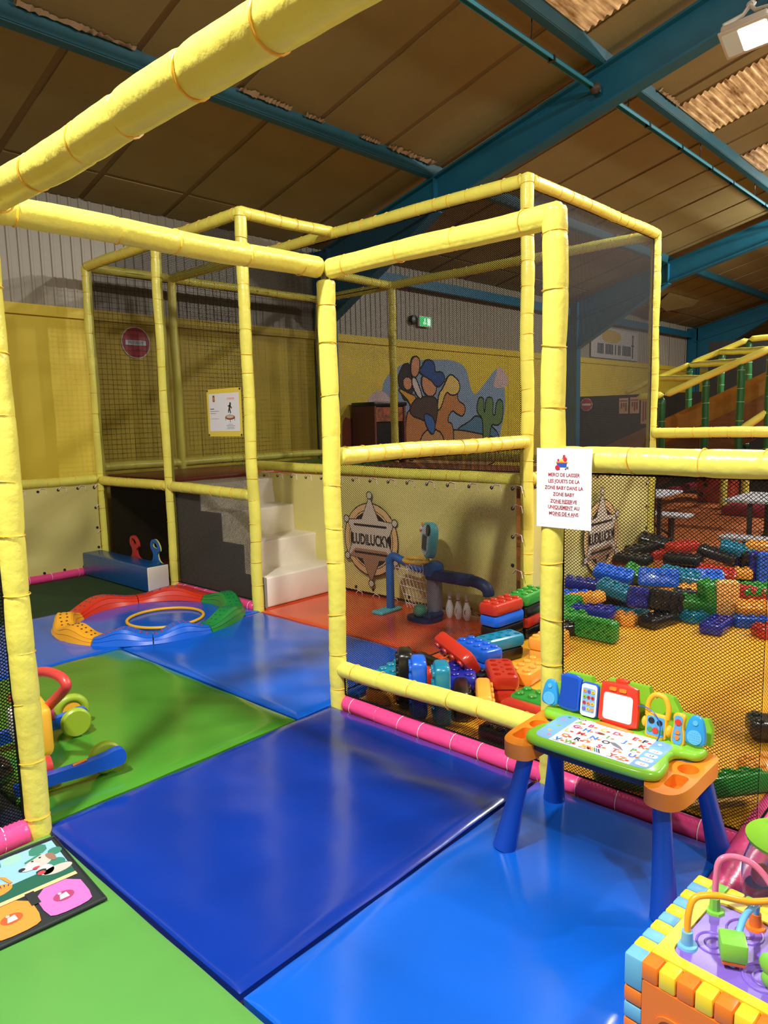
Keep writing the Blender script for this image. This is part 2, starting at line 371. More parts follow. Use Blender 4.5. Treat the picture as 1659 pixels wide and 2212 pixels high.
# ================================================================== MATS
def vinyl(name, col, rough=.18):
    m = mat(name, col, rough, bump=.34, bscale=3.2, var=.10, vscale=2.2, coat=.25); return m
ROY = vinyl('royal_blue_vinyl', '0A3398'); SKYB = vinyl('bright_blue_vinyl', '0E5FD2'); GRN = vinyl('green_vinyl', '478A2C'); LGRN = vinyl('light_green_vinyl', '599A48', .38)
DGRN = mat('dark_green_turf_mat', '1E3A12', .95, bump=.4, bscale=160); ORG = vinyl('orange_red_vinyl', 'E4562A', .3); YEM = vinyl('yellow_orange_vinyl', 'F0AE2C', .3)
def playmat(label, x0, y0, x1, y1, m, z=0, rx=0):
    mb = MB(); e = .006; o = ((x0 + x1) / 2, (y0 + y1) / 2, -.05)
    nx = max(4, int((x1 - x0) / .06)); ny = max(4, int((y1 - y0) / .06)); rn = random.Random(label); ph = [rn.uniform(0, 6) for _ in range(6)]
    vs = []; w = (x1 - x0 - 2 * e); h = (y1 - y0 - 2 * e)
    xs = [-w / 2, -w / 2 + .012] + [-w / 2 + w * i / nx for i in range(1, nx)] + [w / 2 - .012, w / 2]
    ys = [-h / 2, -h / 2 + .012] + [-h / 2 + h * i / ny for i in range(1, ny)] + [h / 2 - .012, h / 2]
    for x in xs:
        for y in ys:
            edge = min(w / 2 - abs(x), h / 2 - abs(y))
            zz = .05 + z + .0025 * math.sin(x * 6 + ph[0]) * math.sin(y * 5 + ph[1]) + .0012 * math.sin(x * 17 + y * 13 + ph[2]) - (.009 if edge < .001 else (.0025 if edge < .02 else 0))
            vs.append((x, y, zz))
    ny_ = len(ys); fs = [(i * ny_ + j, (i + 1) * ny_ + j, (i + 1) * ny_ + j + 1, i * ny_ + j + 1) for i in range(len(xs) - 1) for j in range(ny_ - 1)]
    rim = [i * ny_ for i in range(len(xs))] + [(len(xs) - 1) * ny_ + j for j in range(1, ny_)] + [i * ny_ + ny_ - 1 for i in range(len(xs) - 2, -1, -1)] + [j for j in range(ny_ - 2, 0, -1)]
    n0 = len(vs); vs += [(vs[i][0], vs[i][1], 0) for i in rim]; k = len(rim)
    fs += [(rim[(i + 1) % k], rim[i], n0 + i, n0 + (i + 1) % k) for i in range(k)] + [tuple(range(n0, n0 + k))[::-1]]
    mb.add(vs, fs); ob = mb.build('play_mat', m, None, 50, o); return tag(ob, label, 'mat', 'vinyl floor mats of the baby zone')
playmat('dark royal blue glossy mat in the middle of the floor', -1.655, -1.31, -.05, .015, ROY)
playmat('bright blue mat under the alphabet desk', -1.655, -2.19, -.05, -1.315, SKYB)
playmat('bright blue mat under the plastic activity cube', -1.655, -3.6, .0, -2.195, SKYB)
playmat('light green mat under the music mat', -3.4, -3.6, -1.66, -.055, LGRN)
playmat('green mat under the blue legged baby walker', -1.66, .02, -.305, 1.99, GRN)
playmat('blue mat between green mat and white steps', -.3, .02, .965, 1.99, SKYB)
playmat('blue mat under the ring of coloured stepping segments', -1.4, 1.995, .98, 3.365, SKYB)
playmat('dark green mat beside the blue foam beam', -1.4, 3.37, .985, 4.73, DGRN)
playmat('orange red mat at the foot of the white steps', .97, .02, 1.98, 1.99, ORG)
playmat('yellow mat under the pile of giant bricks', .05, -3.4, 4.3, -.02, YEM)
playmat('orange mat in the corner under the white steps', 1.05, 1.995, 1.98, 3.36, ORG)
# left enclosure floor (seen through the net beside the nearest post)
playmat('dark blue mat behind the net left of the near post', -3.4, .02, -1.665, 1.99, M('navy_mat', '1B2A45'))
# ================================================================== FRAME
XL, YR, XB, XD, XE, YE, YG, YF = -1.685, -1.36, 2.016, 4.33, 1.0, 2.05, 3.37, 4.79
ZT, ZF, ZM, ZS, ZP = 3.29, 2.4, 1.41, 1.01, 1.13
fr = thing('play_enclosure', 'tall yellow padded pipe frame of the baby play enclosure', 'play frame')
sd = [0]
def P(name, a, b, **k): sd[0] += 1; return pipe(fr, name, a, b, seed=sd[0] * 11, **k)
NEAR = dict(sides=40, res=.011, step=.22)
NEARR = dict(sides=44, res=.011, step=.29)
P('post', (XL, 0, -.05), (XL, 0, 2.44), **NEAR); P('post', (0, 0, -.05), (0, 0, 2.35), **NEAR); P('post', (0, YR, -.05), (0, YR, 2.445), r=.051, **NEAR)
P('rail', (XL, -.02, ZF), (XL, -4.6, ZF + .02), r=.056, seam=.6, **NEARR)
P('rail', (XL - .02, 0, ZF), (-.04, 0, ZF), r=.053, seam=.75, **NEARR)
P('rail', (0, -.02, ZF + .0), (0, YR - .035, ZF + .005), r=.05, seam=2.4, **NEARR)
mb = MB(); mb.cyl((.0, .0, 2.2), (0, 0, 2.42), .024); mb.build('steel_pipe', STEELD, fr)
P('rail', (0, -.01, .205), (0, YR + .02, .225), r=.046, **NEAR)
P('rail', (0, YR - .02, 1.42), (0, -3.2, 1.42), r=.051, **NEAR)
P('rail', (.03, 0, ZM), (XB - .02, 0, ZM), step=.15)
FAR = dict(sides=18, res=.03)
P('post', (XB, 0, -.05), (XB, 0, ZT + .05), step=.17, sides=24, res=.02); P('post', (XD, 0, -.05), (XD, 0, ZT + .05), **FAR)
P('post', (XE, YE, -.05), (XE, YE, ZT + .05), step=.17, sides=24, res=.02); P('post', (XE, YG, -.05), (XE, YG, ZT - .02), step=.2, **FAR); P('post', (XE, YF, -.05), (XE, YF, ZT + .03), step=.2, **FAR)
P('post', (XB, YF, -.05), (XB, YF, ZT), **FAR); P('post', (XD, 3.4, -.05), (XD, 3.4, ZT), **FAR); P('post', (XD, YF, -.05), (XD, YF, ZT), **FAR)
P('rail', (XB + .02, 0, ZT), (XD + .03, 0, ZT), sides=22, res=.02); P('rail', (XB, -.03, ZT), (XB, YF, ZT), sides=20, res=.025)
P('rail', (XE - .02, YE, ZT), (XB, YE, ZT + .01), sides=22, res=.02); P('rail', (XE, YE - .02, ZT), (XE, YF, ZT), **FAR)
P('rail', (XE, YF, ZT), (XD, YF, ZT), **FAR); P('rail', (XD, 0, ZT), (XD, YF, ZT), **FAR); P('rail', (XB, 3.4, ZT), (XD, 3.4, ZT), **FAR)
P('rail', (XE, YE + .02, ZS - .02), (XE, YG, ZS), sides=22, res=.02); P('rail', (XE, YG, ZS), (XE, YF, ZS), **FAR); P('rail', (XE - .04, YF, ZS + .02), (-1.7, YF, ZS + .02), **FAR)
P('rail', (XB, .02, ZP - .01), (XB, 3.4, ZP + .02), sides=20, res=.025); P('rail', (XB + .02, 0, ZP), (XD, 0, ZP), sides=20, res=.025)
P('rail', (XE + .04, YG, ZS - .02), (XB, YG, ZS - .02), **FAR); P('rail', (XD, 0, ZP), (XD, YF, ZP), **FAR); P('rail', (XE, YF, ZP + .02), (XD, YF, ZP + .02), **FAR)
P('rail', (XD - .02, 0, ZM), (XD, -3.3, ZM), sides=20, res=.025)
PK = dict(mats=PINK, tie=TIE_P)
P('sill_pad', (0, -.04, .006), (0, -2.26, .006), r=.045, step=.165, sides=32, res=.015, **PK); P('sill_pad', (XL - .03, 0, .012), (-3.5, 0, .012), r=.052, step=.165, **PK)
P('sill_pad', (XE, YE + .04, .012), (XE, YF, .012), r=.045, step=.16, sides=20, res=.025, **PK); P('sill_pad', (XE, YF, .03), (-1.7, YF, .03), r=.045, step=.23, sides=20, res=.025, **PK)
P('sill_pad', (-.78, -2.2, .03), (1.6, -2.2, .045), r=.06, step=.6, sides=28, res=.02, **PK)
P('sill_pad', (XB - .08, .05, .02), (XD, .03, .02), r=.04, step=.2, **PK)
# raised platform of the tower
pf = thing('platform', 'raised tower platform topped with red and green mats', 'platform', (0, 0, 0))
MB().box((XE + .03, YG, .97), (XD - .03, YF - .06, 1.03)).build('deck', M('deck_grey', '6B6258', .7), pf)
MB().rbox((XE + .04, YG, 1.032), (2.6, YF - .07, 1.075), .012).build('mat', M('dark_red_vinyl', '8E2A1C', .35, bump=.2, bscale=5), pf); tag_ = MB().rbox((2.6, YG, 1.032), (XD - .04, YF - .07, 1.075), .012).build('mat', M('mid_green_vinyl', '2E7A2C', .4), pf)
MB().rbox((XB + .04, .06, .97), (XD - .06, YG, 1.05), .012).build('mat', M('brown_orange_vinyl', 'A4562A', .45), pf)
# ================================================================== NETS
FINE = dict(pu=.018, pv=.015, wire=.0034)
net('safety_net', 'near black net right of the paper notice, in front of the brick pile', (0, YR - .05, .055), (0, -1, 0), (0, 0, 1), 2.2 - .05 + YR, 1.31, pu=.0165, pv=.0135, wire=.0024, prism=True, cord=(2, 3, 0, 1))
net('safety_net', 'low strip of black net under the lowest yellow rail', (0, -.05, .06), (0, -1, 0), (0, 0, 1), 1.26, .115, pu=.016, pv=.013, wire=.0024, prism=True)
net('safety_net', 'black net in front of the multi sport toy, below the middle rail', (.05, 0, .06), (1, 0, 0), (0, 0, 1), XB - .09, 1.3, pu=.016, pv=.013, wire=.0023)
net('safety_net', 'tall dark net behind the middle rail, facing the wall mural', (XB, .05, ZP + .05), (0, 1, 0), (0, 0, 1), YG - .05, ZT - ZP - .1, pu=.018, pv=.015, wire=.0042)
net('safety_net', 'tall black net, coloured grey as if lit, between the two rear right posts', (XB + .05, 0, ZP + .05), (1, 0, 0), (0, 0, 1), XD - XB - .1, ZT - ZP - .1, pu=.018, pv=.015, wire=.0046, kind_mat=mat('lit_grey_net_cord', '2B2928', .8, spec=.2))  # black net; the light on its cords is put into the grey
net('safety_net', 'fine net over the left tower side in front of the red round sign', (XE, YE + .05, .07), (0, 1, 0), (0, 0, 1), YF - YE - .09, ZT - .1, pu=.018, pv=.015, wire=.0041)
net('safety_net', 'wide square mesh net along the yellow back wall', (XE + .05, YF, ZP + .05), (1, 0, 0), (0, 0, 1), XD - XE - .1, ZT - ZP - .1, pu=.055, pv=.055, wire=.004, square=True)
net('safety_net', 'wide mesh net roof stretched over the tower', (XE + .05, 3.42, ZT - .01), (1, 0, 0), (0, 1, 0), XD - XE - .1, 1.33, pu=.05, pv=.05, wire=.005, square=True, sag=-.03)
net('safety_net', 'black net left of the nearest yellow post', (XL - .05, 0, .06), (-1, 0, 0), (0, 0, 1), 1.3, 1.25, pu=.017, pv=.014, wire=.0035)
net('safety_net', 'net of the rear fence behind the brick pile, before the white tables', (XD, -.05, .06), (0, -1, 0), (0, 0, 1), 1.5, 1.3, pu=.018, pv=.015, wire=.0022)
net('safety_net', 'net right of the fence corner above the pink sill pad', (.02, -2.2, .1), (1, 0, 0), (0, 0, 1), 1.5, .9, pu=.018, pv=.015, wire=.0022, cord=(0, 1))
# ================================================================== VINYL BANNERS
def banner(label, o, u, w, h, wav=.012, badge=None, gromx=.22, gromz=.22, m=CREAM, seed=1):
    root = thing('vinyl_banner', label, 'banner', o); n = Vector(u).cross(Vector((0, 0, 1)))
    nx = int(w / .06); nz = int(h / .06); vs = []; rn = random.Random(seed); ph = [rn.uniform(0, 6) for _ in range(6)]
    def dz(x, z):
        e = min(x, w - x, z, h - z, .2) / .2
        return e * wav * (math.sin(x * 5 + z * 4 + ph[0]) + .6 * math.sin(x * 9 - z * 7 + ph[1]) + .4 * math.sin(z * 12 + ph[2]))
    U = Vector(u)
    for side in (0, -.003):
        for i in range(nx + 1):
            for j in range(nz + 1):
                x = w * i / nx; z = h * j / nz; vs.append(tuple(U * x + Vector((0, 0, z)) + n * (dz(x, z) + side)))
    k = nz + 1; q = (nx + 1) * k
    fs = [(i * k + j, (i + 1) * k + j, (i + 1) * k + j + 1, i * k + j + 1) for i in range(nx) for j in range(nz)]
    fs += [tuple(a + q for a in f[::-1]) for f in fs]
    MB().add(vs, fs).build('sheet', m, root, 80)
    gm = MB().lathe([(.008, -.002), (.014, -.002), (.014, .005), (.008, .005)], 12).mesh('grommet', M('dark_grommet', '2A2620', .4))
    tie = MB().tube([(0, 0, 0), (0, .03, .03), (0, .02, .08), (0, -.03, .09)], .0035, 5).mesh('lashing', PTIE if m is CREAM else BLK)
    M4 = basis((0, 0, 0), U, (0, 0, 1))
    pts = [(x * w / max(1, round(w / gromx)) , h - .03) for x in range(0, round(w / gromx) + 1)] + [(x * w / max(1, round(w / gromx)), .03) for x in range(0, round(w / gromx) + 1)]
    pts += [(w - .03, z * gromz) for z in range(1, int(h / gromz) + 1)]
    for x, z in pts:
        x = min(max(.03, x), w - .03); c = link('grommet', gm, root); c.matrix_local = Matrix.Translation(U * x + Vector((0, 0, z)) + n * (dz(x, z) + .001)) @ M4
        c = link('lashing', tie, root); c.matrix_local = Matrix.Translation(U * x + Vector((0, 0, z if z > h / 2 else z - .06)) + n * .008) @ M4 @ Matrix.Rotation(PI / 2, 4, 'Y')
    return root
WOODB = [M('badge_grey', 'C9BBA6', .5), M('badge_tan', 'D9B27A', .5), M('badge_dark', '2A211C', .5), M('badge_brown', 'A0785A', .5)]
def badge(root, o, u, s=1.0):
    """sheriff star emblem with the lettering, printed on a banner; s = circle radius"""
    b = MB(); b.X = basis(o, u, (0, 0, 1)); lay = [0]
    def sh(p, mi, z): b.mi = mi; b.prism([(x * s, y * s) for x, y in p], z * .0006, z * .0006 + .0006)
    sh(circ(0, 0, 1.03, 40), 2, 8); sh(circ(0, 0, 1.0, 40), 1, 9); sh(circ(0, 0, .84, 40), 2, 10); sh(circ(0, 0, .82, 40), 1, 11); sh(circ(0, 0, .78, 40), 2, 12)
    A = [math.pi / 2 + k * math.pi / 3 for k in range(6)]
    def star(ro, ri, ro2):
        p = []
        for k in range(6):
            r = ro2 if k % 3 == 0 else ro
            p.append((r * math.cos(A[k]), r * math.sin(A[k]))); p.append((ri * math.cos(A[k] + math.pi / 6), ri * math.sin(A[k] + math.pi / 6)))
        return p
    sh(star(1.06, .66, 1.26), 2, 13); sh(star(1.02, .635, 1.2), 0, 14)
    lower = [(x, y) for x, y in star(1.02, .635, 1.2) if y < -.2]; lower = sorted(lower, key=lambda q: math.atan2(q[1] + .3, q[0])); sh([(-.58, -.28), (-.86, -.52), (-.3, -.56), (0, -1.2), (.3, -.56), (.86, -.52), (.58, -.28)], 3, 15)
    for k in range(6):
        r = 1.24 if k % 3 == 0 else 1.06; c = (r * math.cos(A[k]), r * math.sin(A[k])); sh(circ(c[0], c[1], .115, 14), 2, 16); sh(circ(c[0], c[1], .09, 14), 0, 17)
    sh([(-.62, .36), (.62, .36), (.62, .42), (-.62, .42)], 2, 18); sh([(-.62, -.42), (.62, -.42), (.62, -.36), (-.62, -.36)], 2, 18)
    b.mi = 2; text(b, 'LUDILUCKY', .42 * s, 0, -.15 * s, .011, sx=.62, bold=.012 * s)
    return b.build('badge_print', WOODB, root, None)
r = banner('cream vinyl banner with sheriff star badge behind the net and sport toy', (1.93, 3.3, .03), (0, -1, 0), 3.26, 1.06, .016, seed=4); badge(r, (-.024, -1.75, .50), (0, -1, 0), .325)
r = banner('cream vinyl banner with half hidden star badge behind the brick pile', (XB + .08, 0, .03), (1, 0, 0), XD - XB - .14, 1.06, .02, seed=9); badge(r, (1.1, -.03, .50), (1, 0, 0), .325)
banner('plain cream vinyl banner along the back left above the dark green mat', (-1.6, YF - .005, .055), (1, 0, 0), 2.54, .92, .03, seed=3)
banner('banner under the tower platform, coloured dark for the shade in there', (XE + .1, YF + .0, .03), (1, 0, 0), XD - XE - .2, 1.0, .004, m=M('shade_olive_cloth', '4A4224', .8), seed=6)  # sheet coloured dark olive to stand for the shade under the platform
# ================================================================== GIANT BRICKS
def brick_mesh():
    mb = MB(); L, Wd, H = .325, .163, .082; hz = H / 2
    def loop(k, z): return [(x, y, z) for x, y in rrect(-L / 2 + k, -Wd / 2 + k, L / 2 - k, Wd / 2 - k, max(.012, .034 - k * .6), 4)]
    lay = [(.016, -hz), (.005, -hz + .007), (.0, -hz + .02), (0, hz - .02), (.005, hz - .007), (.016, hz)]
    n = 20; vs = [p for k, z in lay for p in loop(k, z)]
    mb.add(vs, [(i * n + j, i * n + (j + 1) % n, (i + 1) * n + (j + 1) % n, (i + 1) * n + j) for i in range(5) for j in range(n)] + [tuple(range(5 * n, 6 * n))])
    st = [((i - 1.5) * .077, (j - .5) * .076) for i in range(4) for j in range(2)]
    for x, y in st: mb.lathe([(.0235, hz - .002), (.0235, hz + .009), (.0205, hz + .0125), (.0001, hz + .0125)], 12, c=(x, y, 0))
    X = mb.X; mb.X = X @ Matrix.Rotation(PI, 4, 'X')
    o = [(x, y) for x, y, z in loop(.016, 0)]; holes = [circ(x, y, .021, 12) for x, y in st] + [circ((i - 1) * .077, 0, .009, 8) for i in range(3)]
    bm = bmesh.new(); ed = []; H_ = []
    def lp(p, z): v = [bm.verts.new((a, b, z)) for a, b in p]; return v, [bm.edges.new((v[i], v[(i + 1) % len(v)])) for i in range(len(v))]
    v0, e0 = lp(o, hz); ed += e0
    for h in holes: v1, e1 = lp(h, hz); ed += e1; H_.append((h, v1))
    bmesh.ops.triangle_fill(bm, use_beauty=True, edges=ed)
    for h, v1 in H_:
        cx = sum(p[0] for p in h) / len(h); cy = sum(p[1] for p in h) / len(h); v2 = [bm.verts.new((cx + (a - cx) * .9, cy + (b - cy) * .9, hz - .014)) for a, b in h]
        for i in range(len(h)): bm.faces.new((v1[i], v1[(i + 1) % len(h)], v2[(i + 1) % len(h)], v2[i]))
        bm.faces.new(v2)
    mb.bm(bm); mb.X = X
    return mb.mesh('giant_brick', None, 35)
BR = brick_mesh()
def bcol(n, c): return mat('brick_' + n, c, .28, bump=.08, bscale=40, coat=.2)
BC = dict(red=bcol('red', 'BA3020'), blue=bcol('blue', '1B62D8'), teal=bcol('teal', '157C9A'), black=bcol('black', '181615'), orange=bcol('orange', 'F3A43A'), green=bcol('green', '2F8F33'), royal=bcol('royal', '1C2690'), grey=bcol('dark_grey', '33322F'), pale=bcol('pale_orange', 'F6BE6A'))
def brick(col, x, y, z, yaw, label, pitch=0, roll=0):
    o = link('giant_brick', BR); o.material_slots[0].link = 'OBJECT'; o.material_slots[0].material = BC[col]
    o.location = (x, y, z); o.rotation_euler = (R(roll), R(pitch), R(yaw)); return tag(o, label, 'brick', 'giant plastic toy bricks')
h = .041
for a in [
 ('red', 1.45, -.14, h * 7, -5, 'red brick studs up on top of the blue brick, before the sport toy'),
 ('blue', 1.46, -.14, h * 5, -5, 'bright blue brick between the red and black bricks of the front stack'),
 ('black', 1.47, -.135, h * 3, -3, 'upper black brick in the stack, right under the blue one'),
 ('black', 1.48, -.13, h, -4, 'lowest black brick of the four stacked before the sport toy'),
 ('teal', 1.20, -.29, h * 3, -16, 'teal brick lying holes up on a black brick near the opening', 0, 180),
 ('black', 1.185, -.295, h, -12, 'black brick under the teal brick with the holes up'),
 ('orange', 1.43, -.53, h * 3, 3, 'upper orange brick beside the teal brick, half behind the post'),
 ('orange', 1.43, -.535, h, 3, 'lower orange brick of the pair half behind the post'),
 ('orange', 1.02, -.63, h, 4, 'orange brick studs up just behind the two stacked red bricks'),
 ('red', .685, -.645, h * 3, 41, 'red brick showing round holes, upper of the two stacked red bricks', 0, 180),
 ('red', .675, -.64, h, 39, 'smooth red brick lowest of the two stacked red bricks'),
 ('black', .56, -.225, .0815, -107, 'long black brick on edge between red arch brick and tilted red brick', 0, 90),
 ('red', .435, -.20, .0815, -103, 'red brick on edge leaning behind the upright bricks by the rail', 0, 90),
 ('red', .585, -.40, .22, -107, 'tilted red brick lying studs down across the black bricks', 12, 125),
 ('black', 0.724, -0.423, h, -107, 'black studded brick under the tilted red brick'),
 ('blue', .96, -.285, h * 3, -106, 'bright blue studded brick behind the tilted red brick'),
 ('blue', .955, -.29, h, -104, 'bright blue brick lying under another blue one behind the tilted red'),
 ('black', .53, -.475, h, 37, 'black brick hidden under the two studs of a dark blue one'),
 ('royal', .53, -.475, h * 3, 37, 'dark royal blue brick, two studs showing behind black and orange brick ends'),
 ('black', .335, -.615, .0815, 37, 'black brick end on, left of the orange brick end', 0, 90),
 ('orange', .37, -.74, .0815, 37, 'light orange brick end on, next to the stacked red bricks', 0, 90),
 ('black', .21, -.32, .1625, 133, 'black brick standing upright behind the lowest yellow rail', 90),
 ('blue', .155, -.465, .1625, 133, 'bright blue brick standing upright between black and teal ones', 90),
 ('teal', .165, -.615, .1625, 133, 'teal brick standing upright, rightmost of the three upright ones', 90),
 ('teal', .27, -.165, h * 3, 8, 'teal studded brick beside the tall centre post'),
 ('orange', .265, -.165, h, 6, 'orange brick under the teal brick at the centre post'),
 ('black', 0.170, -1.047, h, -89, 'big black studded brick behind the low net strip by the desk'),
 ('red', .31, -1.06, .0815, -92, 'smooth red brick on edge just left of the front post', 0, 90),
 ('black', .44, -1.06, h, -90, 'black brick hidden under the green one at the front post'),
 ('green', .44, -1.06, h * 3, -90, 'green studded brick behind the red edge brick at the front post'),
 ('green', 1.795, -.14, h * 7, 4, 'green studded brick behind the red topped stack'),
 ('black', 1.805, -.14, h * 5, 4, 'black brick under the green one behind the red topped stack'),
 ('red', 1.81, -.14, h * 3, 3, 'red brick below the black one behind the red topped stack'),
 ('black', 1.82, -.14, h, 3, 'lowest black brick behind the red topped stack'),
 ('black', 1.72, -.36, .0815, 20, 'black brick standing on edge beside the front post behind', 0, 90),
 # --- pile on the right, seen through the net
 ('green', 1.975, -.60, .0815, -92, 'green brick on edge turning its round holes to the net', 0, -90),
 ('royal', 2.251, -0.435, h * 3, -80, 'dark blue studded brick resting behind the green brick with rings'),
 ('black', 2.195, -0.453, h, -75, 'black brick hidden under a dark blue studded brick'),
 ('royal', 2.70, -.12, .205, -62, 'dark blue studded brick leftmost under the star banner', 8, 0),
 ('black', 2.758, -0.110, h, -60, 'black brick under the leftmost dark blue one by the star banner'),
 ('blue', 3.0, -.245, .255, -80, 'long bright blue brick under the star badge of the banner', 8, 20),
 ('teal', 2.62, -.46, .215, -86, 'teal brick bridging over a black brick in the pile', 14, 10),
 ('black', 2.74, -.42, .10, -82, 'black brick tucked under the sloping teal brick', 8, 0),
 ('royal', 2.60, -.70, .19, -30, 'dark blue smooth brick on edge in the middle of the pile', 12, 84),
 ('black', 2.70, -.80, .17, -30, 'brownish black brick leaning on the dark blue edge brick', 14, 84),
 ('teal', 2.698, -0.533, h, -14, 'teal brick flat on the yellow mat left of black studded brick'),
 ('black', 2.597, -0.795, h, -12, 'black studded brick flat on the yellow mat in front of the pile'),
 ('teal', 2.920, -0.987, h, -20, 'teal brick flat on the mat right of the front black brick'),
 ('royal', 2.718, -1.178, h, 2, 'dark blue studded brick alone in front on the yellow mat'),
 ('pale', 3.0, -1.16, .1625, 28, 'pale orange brick standing on end with its holes to the net', 90),
 ('red', 3.32, -1.20, .15, -62, 'red brick leaning behind the upright pale orange brick', 10, 76),
 ('orange', 3.059, -1.366, h * 3, -62, 'orange brick lying on a blue one at the right end of the pile', 0, 12),
 ('blue', 3.000, -1.369, h, -62, 'dark blue brick under the orange one at the right end', 0, 0),
 ('red', 2.839, -1.551, h, -40, 'red brick on the mat at the right edge of the picture'),
 ('green', 2.90, -.92, .135, -60, 'green brick lying behind the front teal bricks', 6, 10),
 ('green', 2.97, -1.03, .145, -45, 'green brick on end beside the pale orange upright one', 80, 0),
 ('green', 3.42, -.98, .17, -84, 'long green brick lying behind the leaning red one'),
 ('green', 3.42, -1.30, .18, -60, 'green brick at the right edge above the orange one', 0, 20),
 ('teal', 3.30, -.70, .245, -52, 'teal brick sloping down in the middle of the pile', 12, 25),
 ('blue', 3.15, -.57, .235, -70, 'bright blue brick turning its studs to the net', 0, 65),
 ('green', 3.26, -.385, .20, -60, 'small looking green corner of a brick between two blue ones', 30, 30),
 ('blue', 3.52, -.81, .20, -60, 'bright blue brick behind the sloping teal one', 0, 40),
 ('red', 3.72, -.84, .21, -72, 'red brick lying before a long orange one near the back', 6, 20),
 ('orange', 3.87, -.93, .20, -72, 'orange brick behind the red one near the rear fence'),
 ('black', 3.5, -.20, .30, -87, 'long black brick on top of the pile left, white glint along its edge'),
 ('black', 3.72, -.56, .305, -88, 'long black brick on top of the pile, second from the star banner'),
 ('black', 3.9, -.79, .34, -82, 'long black brick sloping down to the right at the top', 16, 0),
 ('red', 4.0, -.45, .36, -20, 'red brick end on at the very top of the pile', 0, 0),
 ('red', 4.02, -.29, .27, -40, 'red brick half buried left of the topmost red one'),
 ('red', 3.62, .0 - .09, .26, -80, 'red brick next to the long black ones at the star banner'),
 ('black', 4.08, -.17, .37, -70, 'black brick heaped highest against the rear fence', 14, 20),
 ('black', 3.86, -.12, .33, -40, 'black brick lying across the heap by the banner edge', -10, 0),
 ('teal', 4.05, -.93, .375, -75, 'teal brick high at the back beside an orange one', 12, 10),
 ('orange', 4.12, -1.13, .41, -85, 'orange brick highest at the back right'),
 ('black', 4.05, -1.12, .33, -86, 'black brick under the highest orange one at the back right'),
 ('black', 4.05, -1.02, .22, 30, 'black brick on end at the back between dark blue ones', 90),
 ('royal', 4.02, -1.10, .225, 30, 'dark blue brick on end right of the black one at the back', 90),
 ('blue', 3.98, -1.18, .23, 30, 'bright blue brick on end rightmost at the back', 90),
 ('royal', 4.06, -.90, .225, 30, 'dark blue brick on end left of the black one at the back', 90),
 ('orange', 2.36, -.30, .175, -95, 'orange brick sloping between two dark blue studded ones', -14, 0),
 ('blue', 2.45, -.14, .15, -60, 'bright blue brick half under the leftmost dark blue one'),
 ('green', 2.22, -.21, .14, -60, 'green studded brick close behind the front post', 0, 50),
 ('green', 2.10, -.29, .085, -70, 'darker green brick low behind the front post', 0, 20),
 ('black', 1.963, -0.352, h, -40, 'black brick low behind the front post, left of green brick with rings'),
 ('orange', 2.456, -0.513, h, -80, 'orange brick flat on the mat behind the dark blue studded one'),
 ('orange', 3.22, -.71, .15, -80, 'orange brick end peeping under the sloping teal one'),
 ('grey', 3.22, -.84, .13, -70, 'dark grey brick end between teal and green ones'),
 ('black', 3.45, -.50, .15, -80, 'black brick in the dark hollow of the pile'),
 ('royal', 3.55, -.25, .10, -80, 'dark blue brick deep under the long black ones'),
 ('black', 4.0, -.45, .20, -70, 'black brick deep under the red ones at the back'),
 ('blue', 3.95, -.75, .15, -70, 'bright blue brick deep under the sloping black one'),
 ('green', 3.796, -1.037, h, -70, 'green brick on the mat deep behind the leaning red one'),
 # --- near the net on the right
 ('grey', 1.06, -2.03, .06, -62, 'dark grey brick alone on the yellow mat at the right edge'),
 ('green', .24, -2.02, .10, -38, 'green studded brick tilted against the net right of the desk legs', 0, -22),
 ('green', 0.190, -1.651, h, -72, 'green brick behind the net under the alphabet desk'),
 ('orange', 0.644, -2.115, h, -40, 'orange brick lying on the yellow mat beside the fence corner'),
]: brick(*a)
# --- soft blocks behind the left net
for c, x, y, z, yw, lb, pt, rl in [
 ('red', -1.86, .14, .09, 70, 'dark red brick at the foot of the left net', 20, 60), ('black', -1.80, .30, .16, 40, 'black brick behind the left net at post height', 10, 30), ('royal', -1.95, .40, .30, 20, 'dark blue brick behind the left net', 0, 40),
 ('grey', -1.78, .45, .42, 80, 'grey brick higher behind the left net', 20, 10), ('red', -1.82, .62, .30, 110, 'red brick behind the grey one left of the post', 0, 70), ('black', -1.72, .50, .12, 90, 'black brick low behind the left net near the walker', 0, 0), ('grey', -1.9, .75, .50, 60, 'upper grey brick behind the left net', 0, 20), ('red', -1.95, .22, .22, 100, 'red brick leaning second from the net foot', 40, 0)]:
    brick(c, x, y, z, yw, lb, pt, rl)
# ================================================================== WHITE STEPS
st = thing('soft_steps', 'white vinyl foam steps climbing to the tower platform', 'steps', (1.06, 2.0, 0))
ys = [0, .30, .62, .95, 1.36]; zs = [.27, .53, .79, 1.04]
for i in range(4):
    mb = MB(); mb.rbox((.0, ys[i], .0), (.905, ys[i + 1] + (.02 if i < 3 else 0), zs[i]), .018, 3); mb.build('step', WVIN, st, 60)
mb = MB(); pr = [(0, 0)]
for i in range(4): pr += [(ys[i], zs[i]), (ys[i + 1], zs[i])]
pr += [(1.36, 0)]; mb.add([(-.006, y, z) for y, z in pr] + [(-.001, y, z) for y, z in pr], [tuple(range(10))[::-1], tuple(range(10, 20))] + [(i, (i + 1) % 10, 10 + (i + 1) % 10, 10 + i) for i in range(10)]); mb.build('side_cover', M('grey_vinyl', '9A958C', .45, bump=.5, bscale=6), st, None)
